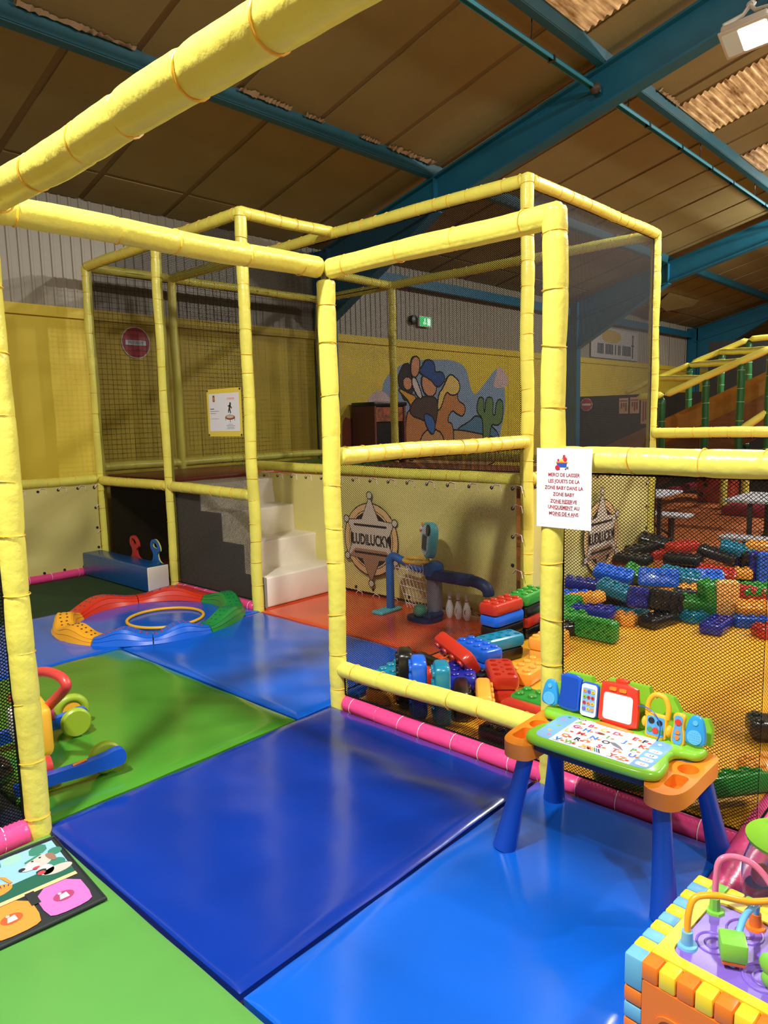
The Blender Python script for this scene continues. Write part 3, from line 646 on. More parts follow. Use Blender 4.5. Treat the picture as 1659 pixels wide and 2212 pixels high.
# ================================================================== BLUE FOAM BEAM
bmx = thing('foam_beam', 'long dark blue foam beam with a white end on the green mat', 'foam block', (.70, 3.36, 0))
MB().rbox((0, .012, 0.005), (.225, 1.38, .25), .016, 3).build('cover', M('deep_blue_vinyl', '164C86', .3, bump=.5, bscale=7, coat=.2), bmx, 60)
MB().rbox((.001, 0, .006), (.224, .02, .249), .009, 2).build('end_cap', WVIN, bmx, 60)
# ================================================================== ROCKING BOARDS
def rocker(label, y, z, m, m2):
    root = thing('rocking_board', label, 'ride-on toy', (.955, y, z)); 
    out = [(-.13, .0), (-.2, .08), (-.215, .16), (-.15, .215), (-.06, .24), (-.035, .30), (-.05, .335), (-.085, .37), (-.08, .43), (-.03, .465), (.035, .455), (.085, .40), (.095, .345), (.05, .335), (.035, .30), (.06, .24), (.15, .215), (.215, .16), (.2, .08), (.13, .0), (0, -.012)]
    hole = smooth2([(-.05, .375), (-.045, .425), (-.01, .437), (.04, .415), (.062, .365)], 2)
    for k, (t0, t1, mm) in enumerate(((0, .012, m), (.012, .026, m2))):
        mb = MB(); mb.X = basis((0, 0, 0), (0, -1, 0), (0, 0, 1)); mb.plate(smooth2(out, 2), -t1, -t0, [hole[::-1]]); mb.build('side_board' if k == 0 else 'edge_board', mm, root, 30)
rocker('red rocking board with a ring handle behind the blue foam beam', 4.08, .0, M('red_board', 'B5342B', .5), M('red_board', 'B5342B'))
rocker('blue and yellow rocking board with a ring handle behind the foam beam', 3.66, .0, M('blue_board', '1B63B0', .5), M('lime_board', 'D3CF5A', .5))
# ================================================================== STEPPING SEGMENTS
SEG = dict(red=M('segment_red', 'D8361F', .35), yellow=M('segment_yellow', 'F0A92C', .35), blue=M('segment_blue', '1466DB', .35), green=M('segment_green', '1E8A3C', .35))
DOT = dict(red=M('dot_blue', '3A4A9A', .5), yellow=M('dot_dark', '3A2A10', .5), blue=M('dot_red', '9A3A5A', .5), green=M('dot_teal', '17506A', .5))
def segment(col, a0, a1, label):
    root = thing('stepping_segment', label, 'balance toy', (.26, 2.53, 0), 0, 'wavy stepping segments laid in a ring')
    ro, ri = .77, .575; n = 22; vs = []; top = lambda t: .085 + .03 * math.cos(2 * PI * t + PI) 
    prof = [(0, 0), (.006, .012), (.003, .016), (.018, .42), (.014, .45), (.032, .78), (.028, .82), (.045, 1.0)]
    for i in range(n + 1):
        t = i / n; a = R(a0 + .35 + (a1 - a0 - .7) * t); hh = top(t)
        row = [(ro - d, hh * f) for d, f in prof] + [(ri + d, hh * f) for d, f in reversed(prof)]
        vs += [(r * math.cos(a), r * math.sin(a), z) for r, z in row]
    k = 16; fs = [(i * k + j, (i + 1) * k + j, (i + 1) * k + (j + 1) % k, i * k + (j + 1) % k) for i in range(n) for j in range(k)] + [tuple(range(k)), tuple(range(n * k, (n + 1) * k))[::-1]]
    MB().add(vs, fs).build('body', SEG[col], root, 35)
    dm = MB(); rn = random.Random(a0)
    for i in range(9):
        for s in (-1, 1):
            t = (i + .6) / 9.6; a = R(a0 + (a1 - a0) * t); r = .6725 + s * .022 + rn.uniform(-.006, .006); z = top(t)
            dm.ball((r * math.cos(a), r * math.sin(a), z), .0085, 6, (1, 1, .55))
    d = dm.build('grip_dots', DOT[col], root, 60); d['kind'] = 'stuff'
for col, a0, a1, pos in (('red', 14, 72, 'right half of the red arc at the far side'), ('red', 72, 130, 'left half of the red arc at the far side'), ('yellow', 130, 168, 'far one of the two yellow segments on the left'), ('yellow', 168, 206, 'near one of the two yellow segments on the left'), ('blue', 206, 241, 'left one of the two blue segments in front'), ('blue', 241, 276, 'right one of the two blue segments in front'), ('green', 276, 325, 'near one of the two green segments on the right'), ('green', 325, 374, 'far one of the two green segments on the right')):
    segment(col, a0, a1, 'wavy %s stepping segment, %s' % (col, pos))
tag(MB().tube([(.305 * math.cos(2 * PI * i / 64), .305 * math.sin(2 * PI * i / 64), .012) for i in range(64)], .0125, 10, closed=True).build('hoop', M('hoop_yellow', 'EBB32A', .35), None, 60, (.315, 2.41, .003)), 'yellow hoop lying on the blue mat inside the ring', 'hoop')
# ================================================================== ALPHABET DESK
DG = M('desk_green', '86C832', .3, coat=.3); DB = M('desk_blue', '0D48B4', .35); DO = M('desk_orange', 'F08A22', .4); DN = M('desk_navy', '141C3A', .5); LB = M('light_blue_plastic', '2F9BE0', .3); RB = M('royal_plastic', '1556C8', .3, coat=.3); RD = M('red_plastic', 'DE3A26', .3, coat=.3); YL = M('yellow_plastic', 'F4B62C', .35); OR = M('orange_plastic', 'F2862A', .35)
dk = thing('alphabet_desk', 'green topped toy alphabet desk with orange trays and blue legs', 'toy desk', (-.36, -1.79, 0), R(-90))
for x, y in ((-.30, -.215), (.30, -.215), (-.335, .215), (.335, .215)):
    mb = MB(); tx, ty = x * .83, y * .62; pts = []; rr = []
    for i in range(9):
        t = i / 8; pts.append((tx + (x - tx) * t, ty + (y - ty) * t, .385 - .385 * t)); rr.append(.029 + .016 * t * t)
    mb.tube(pts, rr, 24); mb.build('leg', DB, dk, 50)
for s in (-1, 1):
    o = [(s * .20, -.18), (s * .24, -.215), (s * .31, -.21), (s * .338, -.14), (s * .338, .03), (s * .345, .17), (s * .22, .17), (s * .2, 0)]
    if s < 0: o = o[::-1]
    cups = [circ(s * .285, .0, .034, 18, .038)[::-1], rrect(*((.258, -.155, .312, -.055) if s > 0 else (-.312, -.155, -.258, -.055)), .018)[::-1]]
    mb = MB(); mb.plate(smooth2(o, 2), .358, .416, cups, pit=.04); mb.build('side_tray', DO, dk, 30)
out = [(-.25, -.182), (-.1, -.19), (.1, -.19), (.25, -.182), (.252, -.08), (.222, -.01), (.235, .045), (.305, .052), (.315, .15), (0, .15), (-.315, .15), (-.305, .052), (-.235, .045), (-.222, -.01), (-.252, -.08)]
out = smooth2(out, 2)
def bevslab(mb, p, z0, z1, b):
    c = (sum(q[0] for q in p) / len(p), sum(q[1] for q in p) / len(p))
    def ins(d): 
        r = []
        for i in range(len(p)):
            a, q, e = Vector(p[i - 1]), Vector(p[i]), Vector(p[(i + 1) % len(p)]); t = (e - a).normalized(); r.append((q.x - t.y * d, q.y + t.x * d))
        return r
    A = sum(p[i][0] * p[(i + 1) % len(p)][1] - p[(i + 1) % len(p)][0] * p[i][1] for i in range(len(p)))
    if A < 0: p[:] = p[::-1]
    L = [(b, z0), (b * .3, z0 + b * .3), (0, z0 + b), (0, z1 - b), (b * .3, z1 - b * .3), (b, z1)]; n = len(p)
    mb.add([(x, y, z) for d, z in L for x, y in ins(d)], [(i * n + j, i * n + (j + 1) % n, (i + 1) * n + (j + 1) % n, (i + 1) * n + j) for i in range(5) for j in range(n)] + [tuple(range(n))[::-1], tuple(range(5 * n, 6 * n))])
mb = MB(); bevslab(mb, out[:], .418, .452, .013); mb.build('desk_top', DG, dk, 50)
mb = MB(); bevslab(mb, [(x * .95, y * .93) for x, y in out], .395, .42, .005); mb.build('under_tray', DN, dk, 50)
# printed sheet
PC = [M('sheet_sky', '7FB7E8', .25), M('sheet_white', 'EEF4FA', .25), M('print_lime', '8DB83A'), M('print_magenta', 'C0306A'), M('print_yellow', 'F0BE30'), M('print_red', 'D83A30'), M('print_black', '25282E'), M('print_blue', '2E78D0'), M('print_brown', '6A4A34'), M('print_green', '4C9A4A'), M('print_orange', 'E87A30'), M('print_grey', '6A7480'), M('print_pink', 'E08AA8')]
mb = MB(); SX = lambda u: -.200 + .400 * u; SY = lambda v: -.158 + .222 * v
mb.mi = 0; mb.prism(rrect(-.214, -.164, .214, .072, .035), .4515, .4528)
mb.mi = 1; mb.prism([(SX(.13), -.163), (SX(.875), -.163), (SX(.875), .071), (SX(.13), .071)], .4528, .4532)
for ch, u, v, c in (('A', .18, .87, 2), ('B', .3, .86, 3), ('C', .43, .84, 4), ('D', .55, .85, 3), ('E', .72, .86, 5), ('F', .81, .85, 6), ('G', .2, .69, 3), ('H', .31, .67, 7), ('I', .52, .64, 9), ('J', .68, .65, 7), ('K', .83, .66, 5), ('L', .17, .48, 4), ('M', .3, .49, 5), ('N', .43, .48, 7), ('O', .55, .45, 6), ('P', .8, .46, 9), ('Q', .21, .28, 10), ('R', .33, .27, 6), ('S', .54, .26, 3), ('T', .68, .28, 5), ('U', .83, .28, 7), ('V', .19, .09, 7), ('W', .3, .10, 2), ('X', .44, .10, 4), ('Y', .7, .10, 5), ('Z', .79, .09, 10)):
    mb.mi = c; text(mb, ch, .034, SX(u), SY(v) - .012, .4535, bold=.0012, sx=1.05)
    if ch not in 'O':
        mb.mi = (c * 5 + 3) % 10 + 2; mb.prism(circ(SX(u) + .018, SY(v) - .004, .0075, 10, .006), .4532, .4536); mb.mi = 6; mb.box((SX(u) - .014, SY(v) - .017, .4532), (SX(u) + .012, SY(v) - .0155, .4535))
mb.mi = 8; mb.prism(circ(SX(.43), SY(.685), .02, 14, .009), .4532, .4537); mb.mi = 12; mb.prism(circ(SX(.40), SY(.68), .006, 10), .4533, .4539)
mb.mi = 11; mb.prism([(SX(.57), SY(.50)), (SX(.62), SY(.52)), (SX(.69), SY(.44)), (SX(.74), SY(.33)), (SX(.70), SY(.36)), (SX(.62), SY(.42))], .4532, .4537)
mb.mi = 10; mb.prism(circ(SX(.41), SY(.29), .014, 12, .010), .4532, .4537); mb.prism([(SX(.39), SY(.36)), (SX(.395), SY(.40)), (SX(.41), SY(.36))], .4532, .4537); mb.prism([(SX(.42), SY(.36)), (SX(.43), SY(.40)), (SX(.44), SY(.35))], .4532, .4537); mb.mi = 1; mb.prism(circ(SX(.405), SY(.27), .005, 8), .4537, .454)
for i, c in enumerate((5, 10, 4, 9, 7, 6)):
    mb.mi = c; x = SX(.49 + .02 * i); mb.prism([(x, SY(.04)), (x + .006, SY(.035)), (x - .010, SY(.16)), (x - .014, SY(.15))], .4532, .4536)
mb.mi = 6; mb.prism(circ(SX(.17), SY(1.0), .017, 16, .0068), .4533, .4537); mb.mi = 1; text(mb, 'vtech', .010, SX(.17), SY(1.0) - .003, .454, bold=.0003)
for i in range(4):
    y = SY(.62 - .17 * i); mb.mi = 1; mb.prism(rrect(SX(.90), y - .013, SX(1.01), y + .013, .011), .4528, .4533); mb.mi = (5, 6, 11, 10)[i]; mb.prism([(SX(.945), y - .007), (SX(.975), y - .007), (SX(.975), y + .007), (SX(.945), y + .007)], .4533, .4536)
    mb.mi = 1; mb.prism([(SX(.95), y - .005), (SX(.97), y - .005), (SX(.97), y + .005), (SX(.95), y + .005)], .4536, .4538)
for x, y, c in ((.03, .8, 12), (.06, .55, 2), (.04, .3, 4), (.08, .15, 12), (.94, .08, 12), (.93, .9, 1), (.05, .95, 9)):
    mb.mi = c; mb.prism(circ(SX(x), SY(y), .008, 5, a0=x), .4528, .4532)
mb.build('alphabet_sheet', PC, dk, None)
# accessory wall
wv = []
tops = [(-.33, .44), (-.33, .51), (-.30, .53), (-.27, .535), (-.26, .582), (-.16, .582), (-.15, .56), (-.09, .56), (-.085, .595), (.07, .595), (.082, .55), (.10, .56), (.12, .582), (.16, .578), (.178, .55), (.19, .53), (.24, .53), (.25, .525), (.285, .53), (.30, .50), (.30, .44)]
mb = MB(); mb.X = basis((0, .128, 0), (1, 0, 0), (0, .12, 1)); mb.plate(tops, -.02, .012); mb.build('accessory_wall', DG, dk, 40)
AW = basis((0, .114, .452), (1, 0, 0), (0, .14, 1))
def part(name, mats, fn, parent=None, sm=40, X=AW):
    mb = MB(); mb.X = X.copy(); fn(mb); return mb.build(name, mats, parent or dk, sm)
egg = lambda cx, cy: smooth2([(cx - .036, cy - .045), (cx + .036, cy - .045), (cx + .036, cy), (cx + .02, cy + .06), (cx - .02, cy + .06), (cx - .036, cy)], 2)
for sx in (-.292, .27):
    sp = part('speaker', LB, lambda m: bevslab(m, egg(sx, .05), .002, .026, .008))
    part('grille', M('grille_blue', '5FBBF0', .4), lambda m: [m.prism(circ(sx, .035, .025, 20), .026, .0285), [m.prism(circ(sx + (i - 2) * .008, .035 + (j - 2) * .008, .0022, 5), .0285, .0295) for i in range(5) for j in range(5) if (i - 2) ** 2 + (j - 2) ** 2 < 7], m.prism(circ(sx, .085, .009, 14), .026, .029)], sp)
part('phone_cover', RB, lambda m: bevslab(m, smooth2([(-.255, .005), (-.165, .005), (-.168, .04), (-.165, .1), (-.16, .148), (-.255, .148), (-.25, .1), (-.255, .04)], 1), .004, .02, .006))
part('cover_panel', M('deep_royal', '0F4AB6', .3), lambda m: m.prism(rrect(-.246, .018, -.176, .136, .01), .02, .0215))
ph = part('toy_phone', [WHITE, RB], lambda m: [setattr(m, 'mi', 1), bevslab(m, rrect(-.163, .0, -.09, .132, .016), .004, .02, .005), setattr(m, 'mi', 0), m.prism(rrect(-.158, .004, -.095, .127, .013), .02, .0245)])
part('key_panel', M('sheet_sky'), lambda m: m.prism(rrect(-.152, .02, -.101, .112, .006), .0245, .0252), ph)
cols = ['key_orange', 'key_blue', 'key_red']; kc = [M('key_orange', 'F0943A'), M('key_purple', '7A6AB8'), M('key_yellow', 'F2C33A'), M('key_green', '7FB848'), M('key_red', 'C83A3A')]
n = 0
for j in range(4):
    for i in range(3):
        c = (0, 1, 2, 3, 4, 4, 4, 0, 2, 1, 2, 0)[n]; x = -.143 + i * .0165; y = .100 - j * .0225
        mb = MB(); mb.X = AW.copy(); mb.mi = 0; mb.prism(circ(x, y, .0068, 12), .0252, .0275); mb.mi = 1; lab = ('123456789', )[0][n] if n < 9 else ('', '0', '')[n - 9]
        if lab: text(mb, lab, .009, x, y - .0032, .0278)
        mb.build('key', [kc[c], BLK], ph, None); n += 1
rb = part('drawing_board', RD, lambda m: bevslab(m, smooth2([(-.084, -.005), (.068, -.005), (.072, .05), (.066, .13), (.06, .158), (-.076, .158), (-.082, .13), (-.086, .05)], 1), .006, .03, .01))
part('screen', M('screen_white', 'E9EAEE', .3), lambda m: m.prism(rrect(-.064, .018, .048, .118, .012), .03, .0318), rb)
for x in (-.03, .008): part('button', OR, lambda m: m.prism(rrect(x - .014, .128, x + .014, .142, .006), .03, .034), rb)
part('pen', OR, lambda m: m.tube([(-.082, -.004, .04), (-.06, -.003, .042), (.04, -.006, .042), (.062, -.008, .04)], [.005, .0085, .0085, .006], 10))
part('pen_cord', M('cord_blue', '1C5AC0', .4), lambda m: m.tube(curve([(.06, -.008, .04), (.09, -.02, .035), (.13, -.018, .04), (.155, .0, .05), (.16, .045, .05), (.14, .085, .05), (.1, .10, .04), (.068, .095, .03)], 5), .0022, 6))
part('slide_knob', RD, lambda m: m.rbox((-.03, .158, -.004), (.02, .172, .02), .005))
mp = part('music_player', YL, lambda m: [bevslab(m, rrect(.098, -.006, .176, .082, .012), .006, .034, .008), m.tube(curve([(.102, .07, .02), (.10, .11, .02), (.115, .142, .02), (.137, .15, .02), (.16, .142, .02), (.174, .11, .02), (.172, .07, .02)], 5), .0095, 10), m.ball((.094, .045, .02), .02, 10, (.6, 1, .8)), m.ball((.181, .03, .02), .022, 10, (.6, 1, .8))])
part('face_plate', M('player_blue', '5AA8E0', .35), lambda m: m.prism(rrect(.106, .006, .168, .074, .006), .034, .0355), mp)
for x, y, r, c in ((.122, .058, .011, 'print_black'), (.152, .055, .010, 'print_black'), (.118, .026, .009, 'print_green'), (.138, .025, .011, 'print_red'), (.158, .024, .009, 'print_green')):
    part('button', M(c, '888888'), lambda m: m.prism(circ(x, y, r, 12), .0355, .038), mp)
rm = part('remote', YL, lambda m: bevslab(m, smooth2([(.19, -.012), (.24, -.012), (.24, .035), (.232, .06), (.24, .105), (.19, .105), (.198, .06), (.19, .035)], 2), .006, .032, .008))
part('face_plate', M('player_blue'), lambda m: m.prism(smooth2([(.197, -.004), (.233, -.004), (.232, .035), (.226, .06), (.232, .098), (.198, .098), (.204, .06), (.198, .035)], 2), .032, .0335), rm)
part('button', RD, lambda m: m.prism(circ(.215, .075, .011, 14), .0335, .037), rm)
part('button', OR, lambda m: m.prism(smooth2([(.203, .034), (.215, .052), (.227, .034)], 1), .0335, .037), rm); part('button', OR, lambda m: m.prism(smooth2([(.203, .028), (.227, .028), (.215, .008)], 1), .0335, .037), rm)
# ================================================================== ACTIVITY CUBE
CY = M('cube_yellow', 'F7D433', .35); CO = M('cube_orange', 'EE7A24', .4); CB = M('cube_light_blue', '6DB2DE', .4); CP = M('cube_purple', '7B60C4', .3); CG = M('cube_green', '7CC84A', .4)
cb = thing('activity_cube', 'yellow and orange plastic activity cube with bead wires on its purple top', 'toy', (-1.27, -2.262, 0), R(-4))
Lc = .395; n = 10; w = Lc / n; e = .044; Hc = .40; hz = Hc / n
I4_ = Matrix.Identity(4)
def block(m, lo, hi): return part('edge_tab', m, lambda q: q.rbox(lo, hi, .006), cb, 40, I4_)
def eb(axis, fixed, i, m, k=1):
    """one interlocking tab on a cube edge, flush with both faces; axis runs along the edge"""
    g = .0008; lo = [0, 0, 0]; hi = [0, 0, 0]; st_ = hz if axis == 2 else w
    for a in range(3):
        if a == axis: p, q = i * st_ + g, (i + k) * st_ - g
        elif a in fixed and fixed[a]: p, q = (Lc if a < 2 else Hc) - e, (Lc if a < 2 else Hc)
        else: p, q = 0, e
        lo[a], hi[a] = p, q
    lo[1], hi[1] = -hi[1], -lo[1]; return block(m, lo, hi)
for i in range(1, n - 1):
    eb(0, {1: 0, 2: 1}, i, CB if i % 2 == 0 else CY); eb(1, {0: 0, 2: 1}, i, CO if i % 2 else CY); eb(1, {0: 1, 2: 1}, i, CG if i % 2 else CY); eb(0, {1: 1, 2: 1}, i, CO if i % 2 else CY)
for i in range(0, n - 2):
    eb(2, {0: 0, 1: 0}, i, CO if i % 2 else CB); eb(2, {0: 0, 1: 1}, i, CO if i % 2 else CG); eb(2, {0: 1, 1: 0}, i, CG if i % 2 else CB)
eb(2, {0: 0, 1: 0}, n - 2, CB, 2); eb(2, {0: 0, 1: 1}, n - 2, CO, 2); eb(2, {0: 1, 1: 0}, n - 2, CY, 2); eb(2, {0: 1, 1: 1}, n - 2, CG, 2)
def face(name, m, X, h_, hole=None):
    return part(name, m, lambda q: q.plate(rrect(e, 0.0, Lc - e, h_ - e, .004), -.02, -.0004, [hole] if hole else []), cb, 30, X)
fw_ = face('front_panel', CO, basis((0, 0, 0), (0, -1, 0), (0, 0, 1)), Hc, circ(Lc * .42, .19, .06, 24)[::-1])
part('panel_rim', CO, lambda q: q.plate(rrect(.075, .04, Lc - .075, Hc - .10, .03), -.001, .003, [rrect(.083, .048, Lc - .083, Hc - .108, .026)[::-1]]), fw_, 30, basis((0, 0, 0), (0, -1, 0), (0, 0, 1)))
face('side_panel', CB, basis((Lc, 0, 0), (-1, 0, 0), (0, 0, 1)), Hc); face('back_panel', CG, basis((Lc, -Lc, 0), (0, 1, 0), (0, 0, 1)), Hc); face('side_panel', CO, basis((0, -Lc, 0), (1, 0, 0), (0, 0, 1)), Hc)
part('top_frame', CY, lambda q: q.plate(rrect(e, -Lc + e, Lc - e, -e, .002), Hc - .02, Hc - .0004, [rrect(.072, -Lc + .072, Lc - .072, -.072, .03)[::-1]]), cb, 30, I4_)
part('inner_box', M('cube_inner', '1A1420', .8), lambda m: m.box((.034, -Lc + .034, .0), (Lc - .034, -.034, .36)), cb, None, I4_)
mb = MB(); mb.prism(rrect(.073, -Lc + .073, Lc - .073, -.073, .028), .37, .394)
for cx, cy, r0, tr in ((.17, -.13, .042, 1.7), (.26, -.17, .05, 1.8), (.14, -.25, .05, 1.9), (.27, -.28, .035, 1.5)):
    pts = [(cx + r0 * (1 - .75 * t) * math.cos(tr * 2 * PI * t), cy + r0 * (1 - .75 * t) * math.sin(tr * 2 * PI * t), .394) for t in [i / 40 for i in range(41)]]; mb.tube(pts, .0032, 6)
mb.build('swirl_plate', CP, cb, 50)
def base(m, x, y): return part('wire_base', m, lambda q: [q.lathe([(.024, .394), (.022, .399), (.0135, .40), (.012, .43), (.0105, .43)], 8 if m is CG else 16, c=(x, y, 0))], cb, 40, Matrix.Identity(4))
def wire(m, pts, label=None): return part('bead_wire', m, lambda q: q.tube(curve(pts, 7), .0075, 10), cb, 60, Matrix.Identity(4))
base(CB, .125, -.088); wire(M('wire_yellow', 'F4A922', .3), [(.125, -.088, .42), (.128, -.088, .47), (.145, -.095, .505), (.18, -.13, .51), (.23, -.18, .495), (.29, -.25, .50), (.31, -.29, .47), (.31, -.30, .40)])
base(CG, .285, -.085); wire(M('wire_pink', 'EE7FA6', .3), [(.285, -.085, .42), (.287, -.085, .48), (.292, -.09, .525), (.312, -.115, .537), (.325, -.155, .53), (.328, -.19, .50), (.318, -.23, .45), (.31, -.255, .40)])
base(CO, .295, -.175); wire(M('wire_blue', '6CB6E6', .3), [(.295, -.175, .42), (.285, -.18, .46), (.255, -.185, .475), (.21, -.18, .47), (.17, -.182, .45), (.14, -.185, .42), (.13, -.185, .395)])
bd = part('bead', CG, lambda q: q.rbox((-.027, -.027, -.018), (.027, .027, .026), .005), cb, 40, Matrix.Translation((.14, -.182, .432)) @ Matrix.Rotation(.5, 4, 'Z')); part('bead_rim', CO, lambda q: q.rbox((-.024, -.024, -.028), (.024, .024, -.018), .003), bd, 40, Matrix.Translation((.14, -.182, .432)) @ Matrix.Rotation(.5, 4, 'Z'))
bf = part('butterfly', CG, lambda q: [q.cyl((.12, -.30, .394), (.12, -.30, .43), .014), q.plate(smooth2([(.07, .0), (.075, .03), (.1, .035), (.12, .01), (.14, .035), (.165, .03), (.17, 0), (.15, -.03), (.12, -.015), (.09, -.03)], 2), -.005, .005)] if 0 else [q.cyl((.12, -.29, .394), (.12, -.29, .47), .011), q.ball((.115, -.27, .455), .026, 10, (.5, 1, 1)), q.ball((.115, -.27, .42), .021, 10, (.5, 1, 1)), q.ball((.115, -.31, .455), .026, 10, (.5, 1, 1))], cb, 60, Matrix.Identity(4))
part('leaf', CO, lambda q: q.ball((.14, -.28, .475), .02, 10, (.4, .8, 1.5)), bf, 60, Matrix.Identity(4))
# ================================================================== DOME POPPER
dp = thing('ball_popper', 'clear dome toy with coloured balls and green lid behind the activity cube', 'toy', (-.37, -2.385, 0))
MB().lathe([(.115, .0), (.135, .02), (.14, .055), (.128, .075), (.10, .07)], 32).build('base', M('popper_blue', '2E8FE0', .3), dp, 50)
GL = M('clear_plastic', 'FFFFFF', .05, trans=.95, spec=.4)
MB().lathe([(.122, .07), (.129, .12), (.126, .19), (.108, .25), (.085, .285), (.083, .282), (.105, .247), (.123, .19), (.126, .12), (.119, .07)], 32).build('dome', GL, dp, 60)
MB().lathe([(.08, .27), (.118, .285), (.12, .295), (.06, .318), (.02, .325)], 32).build('lid', M('popper_green', '8FD43A', .35), dp, 50)
MB().lathe([(.03, .07), (.03, .16), (.05, .165), (.05, .175), (.02, .18)], 20).build('spindle', M('popper_steel_blue', '4A86B8', .3), dp, 50)
for x, y, z, c in ((-.07, .05, .19, 'D8382E'), (-.05, -.06, .115, 'F07A2A'), (-.085, .0, .115, 'EDE6D8'), (.04, .07, .115, '3A9A48'), (-.03, .08, .118, '6A3A34')):
    MB().ball((x, y, z), .033, 12).build('ball', M('ball_' + c, c, .35), dp, 60)
MB().rbox((.08, -.06, .33), (.12, .03, .40), .015).build('plunger', M('popper_orange', 'F47E2A'), dp)
# ================================================================== MUSIC MAT
mm = thing('music_mat', 'black edged music mat with cartoon animals and coloured keys', 'toy', (-1.672, -.122, .002), R(-4.5))
FA = [M('mat_black', '1C2426', .7), M('mat_sky', '86B8D2', .6), M('mat_teal', '2F7A68', .6), M('mat_mint', '8CCBB0', .6), M('mat_peach', 'F2BE88', .6), M('mat_pink', 'CC6AB4', .6), M('mat_orange', 'EE8C38', .6), M('mat_indigo', '3C3E9E', .6), M('mat_white', 'DDD8D0', .6), M('mat_brown', '8A6A58', .6), M('mat_deep', '145A48', .6), M('mat_magenta', 'A03A6A', .6), M('mat_rust', 'B4552A', .6), M('mat_red', 'D8404A', .6)]
mb = MB(); mb.mi = 0
def pm(p, mi, z): mb.mi = mi; mb.prism(p, z, z + .0009)
mb.rbox((-1.02, -.51, 0), (0, 0, .007), .0034)
Z = [.007 + .0005 * i for i in range(12)]
pm([(-1.0, -.29), (-.02, -.29), (-.015, -.018), (-1.0, -.018)], 1, Z[0])
for x0 in (-.04, -.13, -.2, -.3, -.42, -.55, -.7, -.85): pm(smooth2([(x0, -.018), (x0 - .06, -.018), (x0 - .075, -.07 - .02 * (x0 * 37 % 1)), (x0 - .01, -.08)], 1), 3 if int(x0 * 100) % 2 else 2, Z[1])
pm([(-1.0, -.24), (-.6, -.2), (-.3, -.21), (-.02, -.2), (-.02, -.29), (-1.0, -.29)], 10, Z[2])
for cx, cy, r in ((-.05, -.18, .03), (-.03, -.10, .025), (-.27, -.18, .02)): pm(circ(cx, cy, r, 12), 2, Z[3])
pm([(-1.0, -.305), (-.02, -.305), (-.02, -.285), (-1.0, -.285)], 4, Z[3])
# puppy
D = (-.115, -.15); pg = M('mat_puppy', 'B9B3AC', .6); FA.append(pg); pgi = len(FA) - 1
pm(circ(D[0] + .055, D[1] - .075, .05, 16, .026), pgi, Z[4]); pm(circ(D[0] + .02, D[1] - .05, .028, 16, .036), 8, Z[4]); pm(circ(D[0] + .02, D[1] + .022, .044, 18, .042), pgi, Z[5]); pm(circ(D[0] - .018, D[1] + .002, .03, 14, .02), 8, Z[6]); pm(smooth2([(D[0] + .045, D[1] + .055), (D[0] + .078, D[1] + .04), (D[0] + .072, D[1] - .02), (D[0] + .05, D[1] + .0)], 2), 9, Z[6]); pm(circ(D[0] - .044, D[1] + .006, .012, 10, .010), 0, Z[7]); pm(circ(D[0] + .0, D[1] + .034, .0045, 8), 0, Z[7]); pm(circ(D[0] + .028, D[1] + .04, .0045, 8), 0, Z[7]); pm(circ(D[0] - .002, D[1] - .016, .013, 10, .008), 13, Z[7]); pm([(D[0] - .025, D[1] + .045), (D[0] + .03, D[1] + .066), (D[0] + .04, D[1] + .058), (D[0] - .02, D[1] + .035)], 2, Z[7]); pm(circ(D[0] + .005, D[1] - .05, .018, 12, .012), 0, Z[6]); pm(circ(D[0] + .002, D[1] - .062, .014, 10, .012), 13, Z[7])
# tiger
T = (-.30, -.165)
pm(circ(T[0] + .035, T[1] - .045, .055, 16, .035), 6, Z[4]); pm(circ(T[0] - .005, T[1] + .02, .056, 18, .04), 6, Z[5]); pm(circ(T[0] - .01, T[1] + .002, .034, 14, .018), 8, Z[6]); pm(circ(T[0] - .03, T[1] + .012, .012, 10, .007), 0, Z[7]); pm(circ(T[0] - .02, T[1] - .006, .012, 8, .004), 13, Z[7])
for k in range(4): pm([(T[0] + .02 + k * .009, T[1] + .052 - k * .008), (T[0] + .024 + k * .009, T[1] + .054 - k * .008), (T[0] + .03 + k * .006, T[1] + .025 - k * .006)], 0, Z[7]); pm([(T[0] + .04 + k * .013, T[1] - .015 - k * .006), (T[0] + .044 + k * .013, T[1] - .016 - k * .006), (T[0] + .046 + k * .010, T[1] - .045)], 0, Z[7])
pm(circ(T[0] - .02, T[1] - .03, .02, 12, .022), 7, Z[7]); pm([(T[0] + .085, T[1] - .03), (T[0] + .095, T[1] - .03), (T[0] + .085, T[1] + .02), (T[0] + .07, T[1] + .035), (T[0] + .07, T[1] + .022)], 6, Z[6])
pm(circ(-.62, -.18, .055, 16, .05), 8, Z[5]); pm(circ(-.85, -.18, .055, 16, .05), 9, Z[5])
for i in range(6):
    x1 = -.025 - .165 * i; pm(smooth2([(x1, -.31), (x1 - .15, -.31), (x1 - .15, -.47), (x1 - .12, -.49), (x1 - .03, -.49), (x1, -.47)], 1), (5, 6, 7, 2, 5, 6)[i], Z[5]); pm(circ(x1 - .075, -.40, .034, 18, .028), (11, 12, 7, 10, 11, 12)[i], Z[6]); pm([(x1 - .092, -.415), (x1 - .06, -.415), (x1 - .062, -.385), (x1 - .085, -.39)], 8, Z[7]); pm(circ(x1 - .082, -.38, .006, 8), 8, Z[7])
    if i < 5: pm([(x1 - .172, -.30), (x1 - .142, -.30), (x1 - .142, -.38), (x1 - .172, -.38)], 0, Z[8])
mb.build('printed_mat', FA, mm, None)
MB().tube([(0, 0, .006), (-1.02, 0, .006), (-1.02, -.51, .006), (0, -.51, .006)], .0075, 8, closed=True).build('binding', FA[0], mm, 60)
